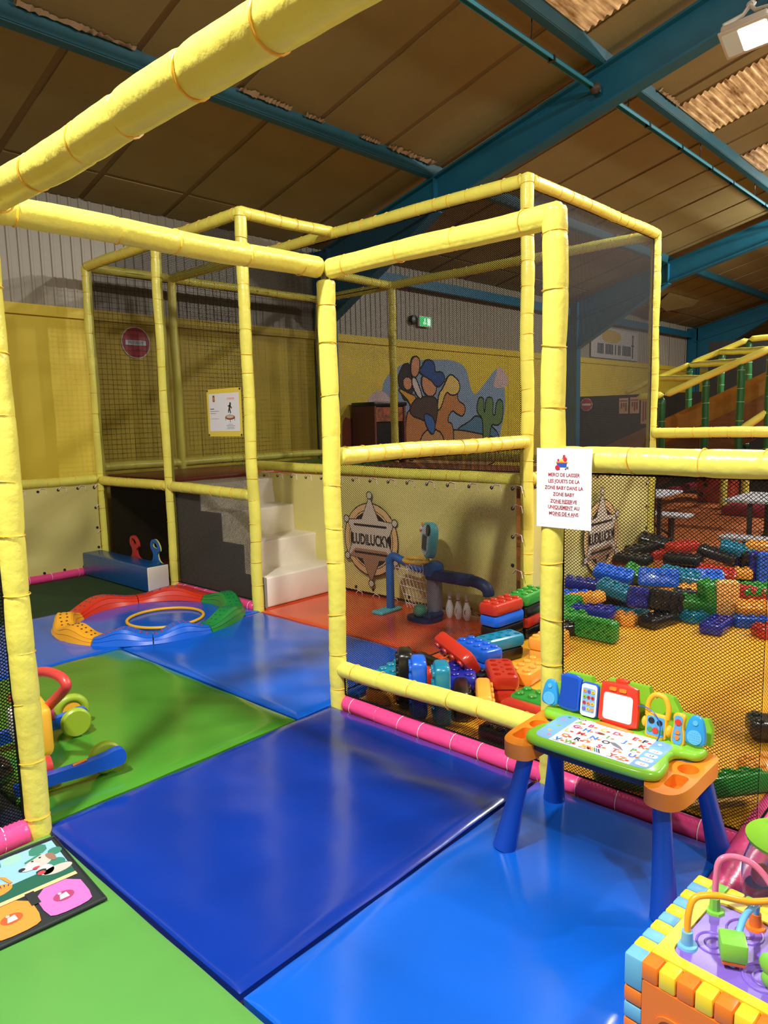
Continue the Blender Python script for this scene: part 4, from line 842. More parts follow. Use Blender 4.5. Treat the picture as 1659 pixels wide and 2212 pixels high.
# ================================================================== BABY WALKER
wk = thing('baby_walker', 'baby walker with red handle, blue legs and green wheels behind the near post', 'toy', (-1.465, .53, 0), R(-10))
WG = M('walker_green', '8FAA2A', .4); WR = M('walker_red', 'C8403A', .35); WY = M('walker_yellow', 'F0B434', .35)
for s in (-1, 1):
    lg = part('leg', RB, lambda q: q.add(*(lambda p: ([(x, s * .31 - .022, z) for x, z in p] + [(x, s * .31 + .022, z) for x, z in p], [tuple(range(len(p)))[::-1], tuple(range(len(p), 2 * len(p)))] + [(i, (i + 1) % len(p), len(p) + (i + 1) % len(p), len(p) + i) for i in range(len(p))]))(smooth2([(-.16, .035), (-.02, .055), (.12, .05), (.25, .05), (.305, .055), (.31, .115), (.28, .135), (.2, .115), (.05, .105), (-.16, .105)], 1))), wk, 40, Matrix.Identity(4))
    wh = part('wheel', WG, lambda q: q.lathe([(.03, -.022), (.066, -.022), (.075, -.012), (.072, -.004), (.075, .004), (.075, .012), (.066, .022), (.03, .022)], 28, 'y', (.235, s * .255, .077)), wk, 35, Matrix.Identity(4))
    part('peg', OR, lambda q: q.cyl((.08, s * .31, .108), (.14, s * .31, .118), .006, n=8), lg, 40, Matrix.Identity(4))
    part('knob', WR, lambda q: q.lathe([(.02, -.03), (.045, -.028), (.052, 0), (.045, .028), (.02, .03)], 20, 'x', (-.02, s * .23, .10)), wk, 50, Matrix.Identity(4))
fw = part('front_wheel', WG, lambda q: q.tube([(.25 + .07 * math.cos(2 * PI * i / 24), .40, .09 + .07 * math.sin(2 * PI * i / 24)) for i in range(24)], .024, 10, closed=True), wk, 60, Matrix.Identity(4)); part('hub', WY, lambda q: q.lathe([(.01, .385), (.05, .385), (.05, .415), (.01, .415)], 20, 'y', (.25, 0, .09)), fw, 40, Matrix.Identity(4))
part('body', WY, lambda q: q.rbox((-.06, -.10, .07), (.06, .27, .33), .045, 4), wk, 60, Matrix.Identity(4)); part('face_panel', WHITE, lambda q: q.rbox((-.085, -.04, .11), (-.03, .22, .26), .02, 3), wk, 60, Matrix.Identity(4)); part('dial', RB, lambda q: q.ball((-.03, .14, .31), .065, 14, (.6, 1, 1)), wk, 60, Matrix.Identity(4)); part('drum', M('walker_magenta', 'B03A70'), lambda q: q.cyl((.02, .33, .14), (.14, .33, .14), .055), wk, 50, Matrix.Identity(4))
part('handle', WR, lambda q: q.tube(curve([(.0, .08, .19), (.06, -.02, .30), (.11, -.13, .40), (.115, -.14, .435), (.10, -.08, .455), (.06, .06, .445), (0.0, .22, .38), (-.05, .25, .27)], 6), .024, 12), wk, 60, Matrix.Identity(4))
# ================================================================== MULTI SPORT TOY AND ITS BALL AND PINS
ST = M('sport_grey', '8C8C98', .5); SB = M('sport_blue', '2F62A8', .45); SN = M('sport_navy', '22305C', .5); STL = M('sport_teal', '5FB4BC', .45); SO = M('sport_amber', 'DDAE4A', .45)
sp = thing('sport_toy', 'multi sport toy with screen, basket hoop, small goal and bowling arm behind the net', 'toy', (1.62, .66, 0), R(-90))
I4 = Matrix.Identity(4)
part('column', ST, lambda q: q.rbox((-.05, .03, .02), (.05, .13, .44), .02, 3), sp, 50, I4)
part('base', SN, lambda q: [q.plate(smooth2([(-.17, -.10), (.02, -.12), (.09, -.06), (.09, .12), (-.1, .12), (-.17, .02)], 2), .0, .035, [circ(-.06, -.02, .058, 18)[::-1]]), q.rbox((.0, -.08, .03), (.085, .1, .07), .015)], sp, 40, I4)
part('goal_frame', SB, lambda q: [q.rbox((-.46, .0, .0), (-.40, .05, .46), .012), q.tube(curve([(-.43, .025, .42), (-.40, .03, .475), (-.33, .04, .455), (-.2, .06, .41), (-.05, .08, .37)], 5), .034, 10)], sp, 50, I4)
part('goal_foot', STL, lambda q: q.rbox((-.50, -.14, 0), (-.38, .12, .03), .012), sp, 50, I4)
g = MB()
for i in range(9): g.tube([(-.40 + i * .04, .05, .40), (-.36 + i * .035, .16, .02)], .003, 5)
for i in range(5): g.tube([(-.40 + i * .01, .05 + i * .025, .38 - i * .08), (-.08, .05 + i * .025, .36 - i * .08)], .003, 5)
o = g.build('goal_net', WHITE, sp, 60); o['kind'] = 'stuff'
hp = part('hoop', SO, lambda q: [q.tube([(-.12 + .105 * math.cos(2 * PI * i / 28), .0 + .085 * math.sin(2 * PI * i / 28), .475) for i in range(28)], .017, 8, closed=True), q.rbox((-.06, -.10, .46), (.0, -.06, .49), .01)], sp, 60, I4)
g = MB()
for i in range(16):
    a = 2 * PI * i / 16; g.tube([(-.12 + .1 * math.cos(a), .08 * math.sin(a), .465), (-.12 + .08 * math.cos(a + .3), .065 * math.sin(a + .3), .40), (-.12 + .06 * math.cos(a), .05 * math.sin(a), .36)], .003, 4)
o = g.build('hoop_net', WHITE, hp, 60); o['kind'] = 'stuff'
HD = Matrix.Translation((-.02, .06, .655)) @ Matrix.Rotation(R(-32), 4, 'Z') @ basis((0, 0, 0), (1, 0, 0), (0, .08, 1))
hd = part('screen_head', STL, lambda q: bevslab(q, smooth2([(-.115, -.02), (-.05, -.15), (.08, -.16), (.12, -.02), (.115, .09), (.06, .13), (-.05, .13), (-.11, .09)], 2), -.03, .04, .015), sp, 50, HD)
part('face_plate', M('sport_pale', 'B9C4CC', .4), lambda q: q.prism(smooth2([(-.1, -.02), (-.04, -.13), (.06, -.135), (.085, -.02), (.08, .08), (.04, .105), (-.04, .105), (-.09, .08)], 2), .04, .045), hd, 40, HD)
part('screen', BLK, lambda q: q.prism(rrect(-.052, -.09, .045, .025, .012), .045, .049), hd, 40, HD); part('screen_rim', M('rim_blue', '4C93B8', .4), lambda q: q.prism(rrect(-.062, -.10, .055, .035, .015), .045, .047), hd, 40, HD)
part('dial', BLK, lambda q: q.prism(circ(.075, .075, .034, 20, .045), .045, .055), hd, 40, HD); part('button', SO, lambda q: q.prism(circ(-.06, .105, .018, 14), .045, .055), hd, 40, HD); part('button', WHITE, lambda q: q.prism(circ(-.085, .075, .018, 14), .045, .055), hd, 40, HD); part('button', M('sport_coral', 'D8653A'), lambda q: q.prism(circ(-.105, .05, .013, 14), .043, .053), hd, 40, HD)
part('bowling_arm', SN, lambda q: [q.rbox((-.04, .0, .325), (.40, .09, .415), .022, 3), q.tube(curve([(.38, .045, .37), (.46, .045, .36), (.53, .045, .33), (.55, .045, .27)], 5), [.045] * 15 + [.03], 12)], sp, 50, I4)
part('arm_collar', SB, lambda q: q.lathe([(.075, .36), (.085, .40), (.08, .45), (.05, .47)], 20, c=(0, .07, 0)), sp, 50, I4)
tag(MB().ball((0, 0, 0), .055, 14).build('toy_ball', M('ball_mint', '5FA88C', .4), None, 60, (1.58, .715, .082)), 'mint green ball sitting in the base of the sport toy', 'ball')
for i, (c, l) in enumerate((('C8CCD4', 'white bowling pin with grey spot, left of three under the arm'), ('D89A3A', 'white bowling pin with amber spot, middle of three under the arm'), ('B8583A', 'white bowling pin with rust spot, right of three under the arm'))):
    pn = thing('bowling_pin', l, 'bowling pin', (1.80 + .005 * i, .585 - i * .082, 0))
    MB().lathe([(.018, 0), (.03, .03), (.034, .07), (.026, .11), (.014, .15), (.013, .165), (.018, .185), (.016, .205), (.002, .213)], 18).build('body', WHITE, pn, 60)
    mb = MB(); mb.X = basis((-.032, -.0, .07), (.66, -.75, 0), (0, 0, 1)); mb.prism(circ(.012, 0, .016, 14, .022), -.004, .004); mb.build('spot', M('spot_' + c, c), pn, 40); MB().lathe([(.0142, .150), (.0138, .158)], 16).build('stripe', M('stripe_red', 'B83A34'), pn, 40)
# ================================================================== NOTICES
nt = thing('paper_notice', 'white paper notice with red capital lettering taped to the front post', 'sign', (-.058, -1.30, 1.14))
mb = MB(); nx, nz = 14, 18; vs = []
NB = lambda x, z: .004 * math.sin(x * 9) * math.sin(z * 7 + .5) + .012 * max(0, x - .12) + (.008 * math.sin(x * 40) * max(0, (z - .27) / .06)) - .02 * max(0, .03 - x) * max(0, .05 - z) * 8
for i in range(nx + 1):
    for j in range(nz + 1): x = .25 * i / nx; z = .33 * j / nz; vs.append((-NB(x, z), -.015 - x, z))
mb.add(vs, [(i * (nz + 1) + j, (i + 1) * (nz + 1) + j, (i + 1) * (nz + 1) + j + 1, i * (nz + 1) + j + 1) for i in range(nx) for j in range(nz)]); mb.build('paper', PAPER, nt, 80)
mb = MB(); mb.mi = 0; TX = [M('notice_red', 'A03038', .5), M('notice_blue', '2E55B0'), M('notice_crimson', 'C02A36'), M('print_orange'), M('print_yellow'), M('print_black'), M('print_grey')]
for k, (s, z) in enumerate((('MERCI DE LAISSER', .214), ('LES JOUETS DE LA', .188), ('ZONE BABY DANS LA', .161), ('ZONE BABY', .134), ('ZONE RESERVE', .105), ('UNIQUEMENT AU', .080), ('MOINS DE 4 ANS', .0535))):
    text(mb, s, .0205, .127, z, .0, sx=.87, bold=.0002)
mb.box((.083, .1025, -.0002), (.167, .1032, .0004)); mb.box((.08, .0775, -.0002), (.172, .0782, .0004)); mb.box((.08, .0505, -.0002), (.175, .0512, .0004))
mb.mi = 1; mb.prism([(.098, .252), (.138, .252), (.141, .270), (.094, .270)], -.0002, .0005); mb.mi = 3; mb.prism([(.092, .270), (.143, .270), (.143, .275), (.092, .275)], -.0002, .0007); mb.mi = 2; mb.prism(circ(.098, .250, .0105, 16), 0, .0009); mb.prism(circ(.132, .284, .009, 12), 0, .0008); mb.prism(circ(.126, .297, .006, 12), 0, .0008); mb.prism(circ(.101, .281, .005, 10), 0, .0008); mb.mi = 4; mb.prism([(.107, .275), (.125, .275), (.121, .286), (.111, .286)], 0, .0006); mb.mi = 6; mb.prism([(.117, .286), (.127, .286), (.122, .297)], 0, .0006); mb.mi = 5; mb.prism(circ(.106, .244, .003, 8), 0, .0007); mb.prism(circ(.135, .245, .003, 8), 0, .0007); mb.mi = 6; mb.prism([(.137, .246), (.149, .246), (.147, .256), (.14, .254)], 0, .0006)
mb.v = [(-NB(x, z) - .0008 - h, -.015 - x, z) for x, z, h in mb.v]; mb.build('lettering', TX, nt, None)
ts = thing('trampoline_notice', 'white notice on yellow backing with jumping figure over a trampoline', 'sign', (.975, 2.62, 1.49))
TM = [M('board_yellow', 'D8C24A', .5), M('sheet_pale', 'D8D8DC', .4), M('print_black'), M('tramp_red', 'A84A34'), M('tramp_grey', 'B8B2A0'), M('print_orange'), M('print_brown')]
part('backing', TM[0], lambda q: q.box((0, 0, 0), (.50, .41, .004)), ts, None, basis((0, 0, 0), (0, -1, 0), (0, 0, 1)))
def tn(q):
    q.mi = 1; q.prism([(.03, .045), (.47, .045), (.47, .37), (.03, .37)], .004, .0048)
    q.mi = 6; q.prism([(.09, .30), (.12, .30), (.12, .355), (.09, .355)], .0048, .0055); q.mi = 5; q.prism([(.10, .31), (.112, .31), (.115, .335), (.098, .34)], .0055, .006); text(q, 'ATTENTION', .026, .355, .312, .0055, sx=.72)
    q.mi = 2; q.prism(circ(.345, .277, .012, 12, .014), .0048, .0056)
    for a, b, w in (((.342, .268), (.33, .232), .011), ((.338, .262), (.312, .258), .0055), ((.342, .262), (.366, .238), .0055), ((.33, .234), (.315, .215), .007), ((.315, .215), (.32, .202), .006), ((.334, .234), (.344, .205), .007), ((.344, .205), (.346, .196), .006), ((.33, .195), (.332, .175), .0015), ((.27, .165), (.268, .135), .002), ((.398, .165), (.402, .135), .003), ((.335, .145), (.337, .118), .0025)):
        d = Vector((b[0] - a[0], b[1] - a[1])).normalized(); p = Vector((-d.y, d.x)) * w; q.prism([(a[0] + p.x, a[1] + p.y), (a[0] - p.x, a[1] - p.y), (b[0] - p.x, b[1] - p.y), (b[0] + p.x, b[1] + p.y)], .0048, .0055)
    q.prism(circ(.335, .163, .071, 24, .021), .0048, .0054); q.mi = 3; q.prism(circ(.335, .166, .067, 24, .0185), .0054, .006); q.mi = 4; q.prism(circ(.335, .168, .052, 24, .0125), .006, .0064); q.mi = 2
    for x0, x1, z, hh in ((.045, .105, .236, .006), (.045, .175, .216, .003), (.045, .13, .198, .003), (.045, .17, .152, .002), (.30, .37, .102, .002), (.275, .40, .09, .0025), (.285, .39, .077, .0025), (.28, .395, .065, .0025)): q.box((x0, z, .0048), (x1, z + hh, .0053))
part('print', TM, tn, ts, None, basis((0, 0, 0), (0, -1, 0), (0, 0, 1)))
for x, z in ((.012, .012), (.012, .398), (.488, .012), (.488, .398)): part('eyelet', M('dark_grommet'), lambda q: q.lathe([(.005, .004), (.010, .004), (.010, .007), (.005, .007)], 10, c=(x, z, 0)), ts, 40, basis((0, 0, 0), (0, -1, 0), (0, 0, 1)))
def noentry(label, loc, r, u, word):
    t = thing('no_entry_sign', label, 'sign', loc); X = basis((0, 0, 0), u, (0, 0, 1))
    part('disc', WHITE, lambda q: q.prism(circ(0, 0, r, 40), 0, .006), t, None, X); part('red_face', M('sign_red', 'B3202A', .4), lambda q: q.prism(circ(0, 0, r * .95, 40), .006, .0075), t, None, X)
    part('white_bar', M('sheet_pale'), lambda q: q.prism([(-.72 * r, -.17 * r), (.72 * r, -.17 * r), (.72 * r, .17 * r), (-.72 * r, .17 * r)], .0075, .009), t, None, X)
    if word: part('lettering', BLK, lambda q: text(q, word, r * .27, 0, -r * .1, .0095, sx=.95), t, None, X); part('faded_scrawl', M('scrawl_red', '7E1418', .5), lambda q: [q.box((-.5 * r + i * .13 * r, .3 * r + .04 * r * (i % 3), .0075), (-.42 * r + i * .13 * r, .42 * r, .008)) for i in range(8)] + [q.box((-.35 * r + i * .12 * r, -.5 * r, .0075), (-.28 * r + i * .12 * r, -.38 * r - .03 * r * (i % 2), .008)) for i in range(7)], t, None, X)
noentry('red round no entry sign with white bar on the yellow wall', (1.745, 5.195, 2.58), .185, (1, 0, 0), 'INTERDIT')
noentry('small red round no entry sign far off on the dark partition', (12.22, 4.72, 1.82), .14, (0, -1, 0), None)
# ================================================================== MURAL, CABINET, EXIT SIGN
MU = [(n_, M('mural_' + n_, c, .7)) for n_, c in (('sky', '7E93A8'), ('cloud', 'C2A8A2'), ('sand', 'B58A52'), ('mount', '4E7488'), ('cactus', '5E7A46'), ('horse', 'B5773E'), ('mane', 'D8B860'), ('hat', '2A4A84'), ('skin', 'C88A62'), ('body', '4A342C'), ('scarf', '3A64A0'), ('hair', '2A2420'), ('shirt', 'D0962E'), ('white', 'C8BEB2'), ('flame', '9A4A22'), ('line', '17120E'))]
MI = {k: i for i, (k, _) in enumerate(MU)}
mu = thing('wall_mural', 'painted desert mural with horse, riders and cactus on the yellow wall', 'mural', (0, 5.2, 0))
mb = MB(); mb.X = basis((0, 0, 0), (1, 0, 0), (0, 0, 1))
def mp_(p, c, z, line=1):
    p = smooth2(p, 2)
    if line:
        cx = sum(a for a, b in p) / len(p); cy = sum(b for a, b in p) / len(p); A = sum(p[i][0] * p[(i + 1) % len(p)][1] - p[(i + 1) % len(p)][0] * p[i][1] for i in range(len(p))); q = []
        for i in range(len(p)):
            t = (Vector(p[(i + 1) % len(p)]) - Vector(p[i - 1])).normalized(); s = .028 if A > 0 else -.028; q.append((p[i][0] + t.y * s, p[i][1] - t.x * s))
        mb.mi = MI['line']; mb.prism(q, 0, z * .0012 - .0006)
    mb.mi = MI[c]; mb.prism(p, 0, z * .0012)
for c, m_, z, ln, p in (
 ('sky', 'sky', 1, 0, [(6.03, 2.09), (6.17, 2.31), (6.4, 2.44), (6.57, 2.52), (6.98, 2.6), (7.41, 2.63), (7.93, 2.65), (8.3, 2.57), (8.44, 2.41), (8.51, 2.16), (8.63, 2.02), (8.76, 2.08), (9.06, 2.3), (9.33, 2.52), (9.52, 2.55), (9.68, 2.18), (9.7, 1.74), (9.52, 1.3), (9.44, 1.0), (6.38, 1.0), (6.15, 1.69)]),
 ('c', 'cloud', 2, 0, [(9.4, 2.53), (9.52, 2.6), (9.76, 2.43), (9.84, 2.19), (9.25, 2.15), (9.33, 2.33)]), ('c', 'cloud', 2, 0, [(5.6, 1.85), (5.95, 2.11), (6.16, 2.02), (6.38, 1.85)]),
 ('m', 'mount', 2, 1, [(8.04, 1.38), (8.46, 1.5), (8.68, 1.64), (8.94, 1.53), (9.48, 1.26), (9.4, 1.1), (8.1, 1.1)]),
 ('s', 'sand', 3, 1, [(6.39, 1.3), (6.76, 1.38), (8.04, 1.38), (8.75, 1.28), (9.44, 1.17), (9.43, .6), (6.38, .6)]),
 ('k', 'cactus', 4, 1, [(8.91, .8), (8.94, 1.6), (8.71, 1.68), (8.76, 1.94), (8.88, 1.98), (8.94, 1.92), (8.92, 1.7), (8.99, 1.68), (9.02, 1.94), (9.13, 1.98), (9.26, 1.94), (9.22, 1.64), (9.34, 1.59), (9.38, 1.9), (9.54, 1.94), (9.6, 1.83), (9.58, 1.54), (9.44, 1.43), (9.13, 1.49), (9.12, .8)]),
 ('t', 'mane', 4, 1, [(6.45, 1.75), (6.58, 1.7), (6.6, 1.45), (6.5, 1.35), (6.4, 1.5)]),
 ('h', 'horse', 5, 1, [(6.64, .9), (6.63, 1.76), (6.95, 1.72), (7.38, 1.58), (7.55, 1.77), (7.68, 2.09), (7.79, 2.33), (7.92, 2.36), (8.09, 2.12), (8.08, 1.91), (8.29, 1.83), (8.34, 1.75), (8.25, 1.63), (8.11, 1.67), (7.91, 1.77), (7.74, 1.53), (7.97, 1.47), (7.93, .9), (7.73, .9), (7.67, 1.39), (7.07, 1.45), (6.88, .9)]),
 ('n', 'mane', 6, 1, [(7.68, 2.13), (7.82, 2.33), (7.92, 2.38), (8.16, 2.26), (8.15, 2.06), (7.91, 2.01), (7.75, 2.11), (7.58, 1.77), (7.5, 1.75), (7.55, 2.03)]),
 ('r', 'hair', 6, 1, [(6.48, 2.33), (6.62, 2.52), (6.77, 2.51), (6.79, 2.33), (6.82, 2.0), (6.6, 1.9), (6.53, 2.1), (6.47, 2.22)]), ('f', 'skin', 7, 1, [(6.6, 2.3), (6.79, 2.29), (6.8, 2.14), (6.67, 2.08), (6.58, 2.17)]),
 ('g', 'shirt', 7, 1, [(6.47, 2.11), (6.75, 2.01), (6.89, 1.99), (6.97, 1.76), (6.83, 1.68), (6.75, 1.89), (6.5, 2.06)]),
 ('b', 'body', 8, 1, [(6.93, 1.95), (7.46, 1.99), (7.5, 1.75), (7.38, 1.38), (7.16, 1.58), (6.74, 1.67), (6.78, 1.83)]), ('q', 'scarf', 9, 1, [(7.1, 1.7), (7.36, 1.62), (7.42, 1.45), (7.35, 1.3), (7.19, 1.45)]),
 ('w', 'white', 9, 1, [(6.81, 2.29), (6.9, 2.3), (7.08, 1.97), (6.99, 1.95), (6.82, 2.16)]), ('f2', 'skin', 9, 1, [(7.09, 2.35), (7.31, 2.26), (7.49, 2.15), (7.39, 1.99), (7.17, 2.01), (7.07, 2.18)]),
 ('ht', 'hat', 10, 1, [(7.07, 2.45), (7.19, 2.62), (7.42, 2.58), (7.42, 2.38), (7.59, 2.42), (7.71, 2.35), (7.67, 2.23), (7.49, 2.15), (7.34, 2.28), (7.12, 2.35), (6.97, 2.44)]),
 ('hd', 'skin', 11, 1, [(6.8, 2.57), (6.86, 2.64), (6.95, 2.65), (7.01, 2.6), (6.99, 2.41), (6.9, 2.31), (6.79, 2.34)]), ('l', 'flame', 2, 0, [(5.12, 1.53), (5.19, 1.67), (5.29, 1.61), (5.42, 1.68), (5.51, 1.56), (5.48, 1.42), (5.5, .9), (5.1, .9)])): mp_(p, m_, z, ln)
mb.build('painting', [m for _, m in MU], mu, None)
ac = thing('arcade_cabinet', 'dark arcade cabinet with orange picture panel against the back wall', 'cabinet', (5.66, 4.95, -.05))
part('side_panel', M('cabinet_rust', '6E3418', .6), lambda q: [q.box((-.36, -.28, 0), (-.32, .2, 1.86)), q.box((.32, -.28, 0), (.36, .2, 1.86))], ac, None, I4); part('body', BLK, lambda q: q.box((-.32, -.22, 0), (.32, .2, 1.9)), ac, None, I4); part('picture_panel', M('cabinet_art', 'B0622E', .6, var=.7, vscale=14, col2='5A2A18'), lambda q: q.box((-.32, -.26, 1.62), (.32, -.22, 1.84)), ac, None, I4); part('top_cap', BLK, lambda q: q.rbox((-.38, -.3, 1.86), (.38, .2, 1.92), .015), ac, 40, I4)
ex = thing('exit_sign', 'small lit green emergency exit box high on the grey wall', 'sign', (7.12, 5.17, 3.25)); part('housing', WHITE, lambda q: q.box((-.16, -.04, -.085), (.16, 0, .085)), ex, None, I4)
part('lit_panel', M('exit_green', '0E8A3A', .4, emit='1FC860', estr=1.6), lambda q: q.box((-.15, -.045, -.075), (.15, -.04, .075)), ex, None, I4)
part('running_figure', M('exit_white', 'FFFFFF', .4, emit='D8FFE4', estr=2), lambda q: [q.ball((-.02, -.048, .045), .014, 8, (1, .3, 1)), q.box((-.035, -.049, -.01), (-.01, -.045, .03)), q.box((-.06, -.049, -.05), (-.03, -.045, -.01)), q.box((-.01, -.049, -.05), (.01, -.045, -.01)), q.box((.05, -.049, -.06), (.12, -.045, .055))], ex, None, I4)
tag(MB().lathe([(.06, 0), (.08, -.02), (.075, -.07), (.02, -.08)], 20, 'y', (0, 0, 0)).build('wall_speaker', BLK, None, 50, (6.84, 5.2, 3.26)), 'round black wall speaker left of the exit sign', 'speaker')
fb = thing('wall_banner', 'long white banner with dark lettering high on the far grey wall', 'banner', (13.3, 5.18, 2.95)); part('sheet', M('banner_white', 'B6B2AA', .6), lambda q: q.box((0, -.012, .0), (2.6, 0, .72)), fb, None, I4); part('ochre_patch', M('banner_ochre', 'B59A4A', .6), lambda q: q.prism(smooth2([(.5, .4), (1.4, .35), (1.7, .6), (1.1, .7), (.6, .66)], 2), .012, .014), fb, None, basis((0, 0, 0), (1, 0, 0), (0, 0, 1)))
part('lettering', M('banner_ink', '2A3644', .6), lambda q: [q.box((.32 + i * .085, -.016, .10), (.38 + i * .085, -.012, .34 if i not in (10, 12) else .30)) for i in range(22) if i not in (4, 10, 12, 15)] + [q.box((2.25, -.016, .05), (2.31, -.012, .55)), q.box((2.2, -.016, .35), (2.36, -.012, .39)), q.box((2.24, -.016, .56), (2.32, -.012, .64))], fb, None, I4)
# ================================================================== FAR PARTITION, POSTERS
pt = MB().box((12.25, -9, -.05), (12.35, 5.15, 2.0)).build('wall_partition', DARK, None, None); struct('wall_partition', 'dark partition far behind', pt)
MB().box((12.25, -9, 2.0), (12.35, 2.15, 2.95)).build('upper_panel', DARK, pt, None)
for k, (y, z0, z1, lb) in enumerate(((3.86, 1.60, 1.93, 'left of the three pale posters on the dark partition'), (3.62, 1.60, 1.94, 'middle of the three pale posters on the dark partition'), (3.38, 1.38, 1.95, 'longest poster, right of three on the dark partition'))):
    p = thing('poster', lb, 'poster', (12.22, y, z0)); part('sheet', M('poster_paper', 'C9A488', .6), lambda q: q.box((-.004, -.10, 0), (.0, .10, z1 - z0)), p, None, I4)
    part('print', M('poster_ink', '7A3A2E', .6), lambda q: [q.box((-.006, -.07 + .05 * i, .05 + .03 * ((i * 3 + k) % 4)), (-.004, -.04 + .05 * i, z1 - z0 - .1)) for i in range(3)] + [q.box((-.006, -.08, z1 - z0 - .07), (-.004, .08, z1 - z0 - .045))], p, None, I4)
# ================================================================== SLIDE TOWER
PG = M('post_green', '1F5A2A', .35)
sl = thing('slide_tower', 'far climbing slide with yellow rails, green banded posts and orange chute', 'slide')
def P2(name, a, b, m=YEL, tie=TIE_Y, r=.05, ties=True, step=.3): sd[0] += 1; return pipe(sl, name, a, b, r=r, step=step, mats=m, tie=tie, sides=14, res=.06, seed=sd[0], ties=ties)
nr = [(8, 1.75, 1.84), (8, 1.33, 1.86), (8, -.1, 2.43), (8, -1.4, 3.0)]; fr_ = [(11, 3.3, 2.0), (11, 2.03, 2.48), (11, 1.07, 2.83), (11, -1.5, 2.86)]
for q in (nr, fr_):
    for a, b in zip(q, q[1:]): P2('rail', a, b, ties=False)
for a, b in (((11, 2.65, 2.25), (8, .77, 2.07)), ((11, 2.03, 2.46), (8, .29, 2.27)), ((11, 1.52, 2.65), (8, -.06, 2.40))): P2('rail', a, b, ties=False)
for y, z in ((1.36, 1.84), (.74, 2.08), (.28, 2.26), (-.08, 2.40)): P2('post', (8, y, .93), (8, y, z), PG, TIE_G, .05, True, .22)
for y, z in ((2.06, 2.46), (1.5, 2.65), (1.05, 2.80)): P2('post', (11, y, .93), (11, y, z), PG, TIE_G, .055, True, .22)
P2('rail', (8, .28, 1.33), (8, -.9, 2.15), ties=False)
MB().box((7.88, -1.5, .84), (8.12, 2.2, .93)).box((10.88, -1.5, .84), (11.12, 2.2, .93)).box((8.12, 1.03, .86), (10.88, 1.12, .92)).box((8.12, .70, .86), (10.88, .78, .92)).box((8.12, -1.24, .86), (10.88, -1.16, .92)).build('deck_frame', DARK, sl, None)
for y in (1.075, .74, -1.2): P2('leg', (10, y, -.05), (10, y, .88), r=.06)
CH = M('chute_orange', '96641F', .45, var=.15, vscale=2); CW = M('chute_wood', '74491F', .6, var=.35, vscale=3, stretch=(1, 1, 6))
def slab(m, x0, x1, pts, name):
    mb = MB(); n = len(pts); mb.add([(x0, y, z) for y, z in pts] + [(x1, y, z) for y, z in pts], [tuple(range(n))[::-1], tuple(range(n, 2 * n))] + [(i, (i + 1) % n, n + (i + 1) % n, n + i) for i in range(n)]); mb.build(name, m, sl, None)
slab(CH, 9.0, 9.05, [(2.8, 1.02), (.6, 2.0), (-.3, 2.4), (-.3, 2.06), (1.18, 1.37), (2.8, .55)], 'chute_side'); slab(CH, 9.05, 10.3, [(2.8, .72), (-.3, 2.12), (-.3, 2.07), (2.8, .67)], 'chute'); slab(CH, 10.3, 10.35, [(2.8, 1.02), (-.3, 2.4), (-.3, 2.06), (2.8, .67)], 'chute_side')
for i in range(3): slab(CW, 8.9, 8.94, [(1.75 - .62 * i, 1.02 + .33 * i), (1.14 - .62 * i, 1.345 + .33 * i), (1.14 - .62 * i, .75 + .33 * i), (1.75 - .62 * i, .42 + .33 * i)], 'wood_panel')
tag(MB().rbox((0, 0, 0), (.6, 2.5, .16), .04).build('floor_pad', M('crimson_vinyl', '8A1F30', .4), None, 50, (9.3, -1.6, -.05)), 'dark crimson floor pad beside the far yellow post', 'pad')
tag(MB().rbox((0, 0, 0), (3.2, .16, .14), .04).build('floor_pad', M('crimson_vinyl'), None, 50, (8.4, 2.0, .12)), 'dark red pad edge running behind the left white table', 'pad')
rc = thing('soft_cube', 'red play cube with dark round dots on the far orange floor', 'toy', (11.2, 1.55, -.05)); part('cube', M('cube_red', 'A83A22', .5), lambda q: q.rbox((-.3, -.28, 0), (.3, .28, .5), .04), rc, 40, I4)
for y, z in ((.2, .15), (.12, .32), (.16, .42), (-.2, .15), (-.18, .4)): part('dot', BLK, lambda q: q.lathe([(.04, -.304), (.04, -.298)], 14, 'x', (0, y, z)), rc, 40, I4)
# ================================================================== PICNIC TABLES
TW = M('table_white', 'CFCED4', .45); TL = M('table_leg', '3A3630', .5)
def table(name, label, cat, x0, x1, y0, y1, z, group=None):
    t = thing(name, label, cat, ((x0 + x1) / 2, (y0 + y1) / 2, -.05)); w, l = (x1 - x0) / 2, (y1 - y0) / 2; H = z + .05
    part('top', TW, lambda q: q.rbox((-w, -l, H - .035), (w, l, H), .012), t, 40, I4)
    for sx in (-1, 1):
        for sy in (-1, 1): part('leg', TL, lambda q: q.rbox((sx * (w - .12) - .022, sy * (l - .22) - .022, 0), (sx * (w - .12) + .022, sy * (l - .22) + .022, H - .035), .006), t, 40, I4)
    for sy in (-1, 1): part('brace', TL, lambda q: q.tube([(0, sy * (l - .6), H - .05), (0, sy * (l - .22), H * .4), ((w - .12), sy * (l - .22), .1)], .016, 8), t, 60, I4)
table('picnic_table', 'white folding table half hidden behind the banner post, left of two', 'table', 4.95, 5.6, .14, 1.9, .72); table('picnic_table', 'white folding table at the right edge beyond the rear fence', 'table', 4.95, 5.8, -2.3, -.5, .72)
table('bench', 'white bench at the left table beyond the rear fence', 'bench', 5.75, 6.05, .16, 1.9, .40); table('bench', 'white bench in front of the right table, just over the bricks', 'bench', 4.55, 4.80, -2.3, -.58, .40); table('bench', 'white bench behind the right table', 'bench', 6.0, 6.28, -2.3, -.62, .40)
